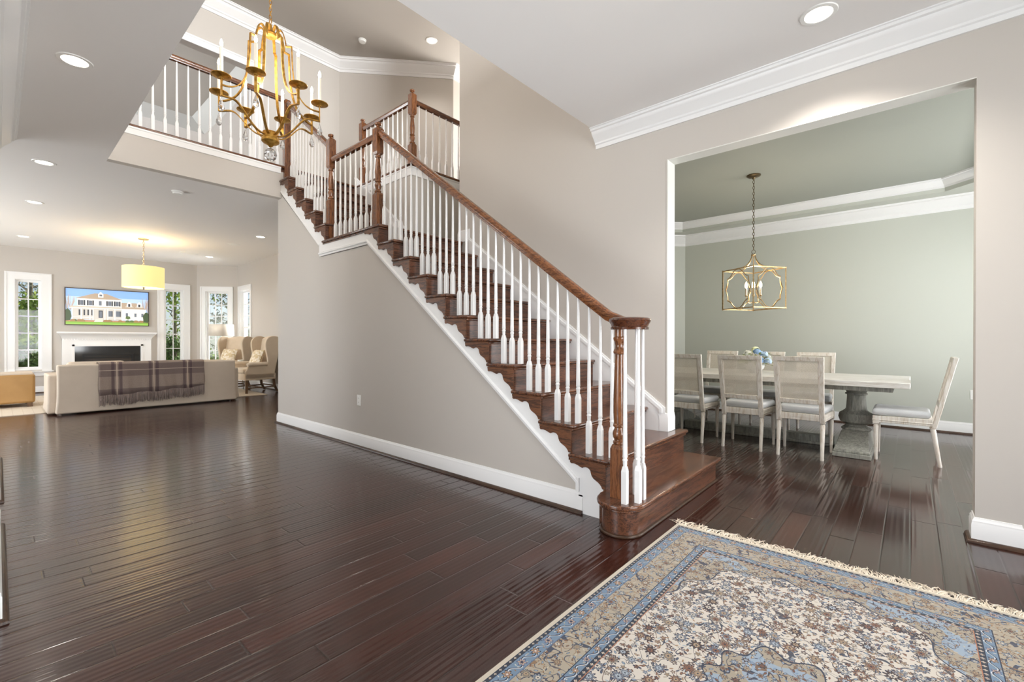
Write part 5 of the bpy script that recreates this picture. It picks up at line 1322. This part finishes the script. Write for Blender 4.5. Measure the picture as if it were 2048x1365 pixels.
pillow(-12.15, 3.62, 0.735, math.radians(27), 'patterned cream pillow in the wing chair behind the sofa end')
# small side table with a candle bowl
sd = thing('side_table', (-11.46, 3.66, 0), 'small round metal side table between the two wing chairs', 'table')
mb = MB(); mb.lathe([(0.0, 0.565), (0.20, 0.565), (0.21, 0.572), (0.20, 0.58), (0.0, 0.58)], (-11.46, 3.66, 0), 28, cap=False); mb.build('table_top', MAT['nickel'], sd)
for k in range(3):
    a = k*2*PI/3+0.4; mb = MB(); mb.tube([(-11.46+0.17*math.cos(a), 3.66+0.17*math.sin(a), 0.0), (-11.46+0.12*math.cos(a), 3.66+0.12*math.sin(a), 0.3), (-11.46+0.17*math.cos(a), 3.66+0.17*math.sin(a), 0.566)], 0.008, 6); mb.build('leg', MAT['bronze'], sd)
mb = MB(); mb.tube([(-11.46+0.125*math.cos(a*PI/10), 3.66+0.125*math.sin(a*PI/10), 0.3) for a in range(20)], 0.006, 6, True); mb.build('stretcher_ring', MAT['bronze'], sd)
mb = MB(); mb.lathe([(0.035, 0), (0.04, 0.005), (0.06, 0.11), (0.055, 0.115), (0.04, 0.06), (0.0, 0.055)], (-11.46, 3.66, 0.58), 20); cb = mb.build('candle_bowl', MAT['candle'], None, loc=(-11.46, 3.66, 0.58)); tag(cb, 'white tapered candle bowl on the small side table', 'candle')
# floor lamp with a box shade
fl_ = thing('floor_lamp', (-13.0, 3.35, 0), 'floor lamp with a square linen shade in front of the bay window', 'floor lamp')
lx, ly = -13.0, 3.72
fl_.location = (lx, ly, 0)
mb = MB(); mb.lathe([(0.13, 0), (0.13, 0.015), (0.03, 0.03), (0.012, 0.05), (0.012, 0.06)], (lx, ly, 0), 24); mb.build('base', MAT['nickel'], fl_)
mb = MB(); mb.tube([(lx, ly, 0.04), (lx, ly, 1.40)], 0.010, 10); mb.build('pole', MAT['nickel'], fl_)
mb = MB(); s0, s1, r0 = 0.275, 0.265, math.radians(-14)
v = []
for z, s_ in ((1.245, s0), (1.535, s1)):
    for k in range(4):
        a = k*PI/2+r0; v.append((lx+s_*math.cos(a), ly+s_*math.sin(a), z))
mb.add(v, [(i, (i+1) % 4, (i+1) % 4+4, i+4) for i in range(4)]); sh = mb.build('lamp_shade', MAT['lampshade'], fl_, ang=20); q = sh.modifiers.new('thick', 'SOLIDIFY'); q.thickness = 0.004
mb = MB(); mb.tube([(lx-0.2, ly, 1.45), (lx+0.2, ly, 1.45)], 0.004, 6); mb.build('shade_spider', MAT['nickel'], fl_)

# ------------------------------------------------------------------ outside the living room windows
mb = MB(); mb.box(-60, -14.3, -40, 45, -0.62, -0.5)
M = Mat('lawn_grass', '#7f9a4c', 0.95); M.color(M.mix(M.noise(M.coord(), 3, 4), '#6d8a3f', '#a2b468')); o = mb.build('lawn', M.m); tag(o, kind='structure')
def leafmat(name, a, b):
    M = Mat(name, a, 0.7); M.color(M.mix(M.noise(M.coord(), 2.2, 3), a, b)); M.b.inputs['Subsurface Weight'].default_value = 0.0; return M.m
LM = [leafmat('spring_leaves', '#7f9a3c', '#b9cb66'), leafmat('evergreen_leaves', '#47603a', '#7a9456'), leafmat('dry_leaves', '#8f886e', '#c2baa2')]
BARK = Mat('grey_bark', '#8c8072', 0.9).m
def tree(x, y, h, r, mat, label, name, seed, n=2600, z0=-0.5, leaf=0.07):
    q = random.Random(seed); t = thing(name, (x, y, z0), label, 'tree' if h > 3 else 'shrub', 'greenery outside the living room windows')
    mb = MB(); mb.tube([(x, y, z0-0.1), (x+0.05, y, z0+h*0.4), (x-0.05, y+.05, z0+h*0.9)], [0.09, 0.06, 0.02], 7)
    for k in range(26):
        z = z0+h*q.uniform(.1, .85); a = q.uniform(0, 2*PI); L = r*q.uniform(.6, 1.1)
        mb.tube([(x, y, z), (x+L*.5*math.cos(a), y+L*.5*math.sin(a), z+L*.25), (x+L*math.cos(a+.3), y+L*math.sin(a+.3), z+L*.6)], [0.022, 0.014, 0.004], 5)
    mb.build('branches', BARK, t)
    mb = MB(); cl = [(q.gauss(0, r*0.5), q.gauss(0, r*0.5), h*q.uniform(.08, .97)) for _ in range(40)]
    for k in range(n):
        c = q.choice(cl); p = Vector((x+c[0]+q.gauss(0, r*.20), y+c[1]+q.gauss(0, r*.20), z0+max(.05, c[2]+q.gauss(0, r*.22))))
        a = Vector((q.gauss(0, 1), q.gauss(0, 1), q.gauss(0, 1))).normalized()*leaf; b_ = a.cross(Vector((q.gauss(0, 1), q.gauss(0, 1), q.gauss(0, 1)))).normalized()*leaf*0.6
        mb.add([p-a, p+b_, p+a, p-b_], [(0, 1, 2, 3)])
    mb.build('foliage', mat, t, ang=180)
tree(-18.9, 0.63, 3.0, 0.60, LM[0], 'light green shrub outside the left living room window', 'shrub', 1, 3600, leaf=0.06)
tree(-16.2, 0.50, 1.5, 0.42, LM[1], 'dark evergreen low outside the left living room window', 'evergreen_shrub', 2, 3000, leaf=0.05)
tree(-22.6, 0.75, 6.0, 1.0, LM[2], 'bare-branched tree rising outside the left living room window', 'bare_tree', 3, 2400, leaf=0.05)
tree(-19.6, 4.15, 4.6, 0.85, LM[0], 'bright yellow-green tree outside the window right of the fireplace', 'tree', 4, 3600, leaf=0.06)
tree(-16.3, 3.45, 1.7, 0.45, LM[1], 'dark green bush low outside the window right of the fireplace', 'bush', 5, 3000, leaf=0.05)
tree(-24.5, 7.4, 5.0, 1.3, LM[2], 'pale leafless tree far outside the angled bay window', 'bare_tree', 6, 1500)
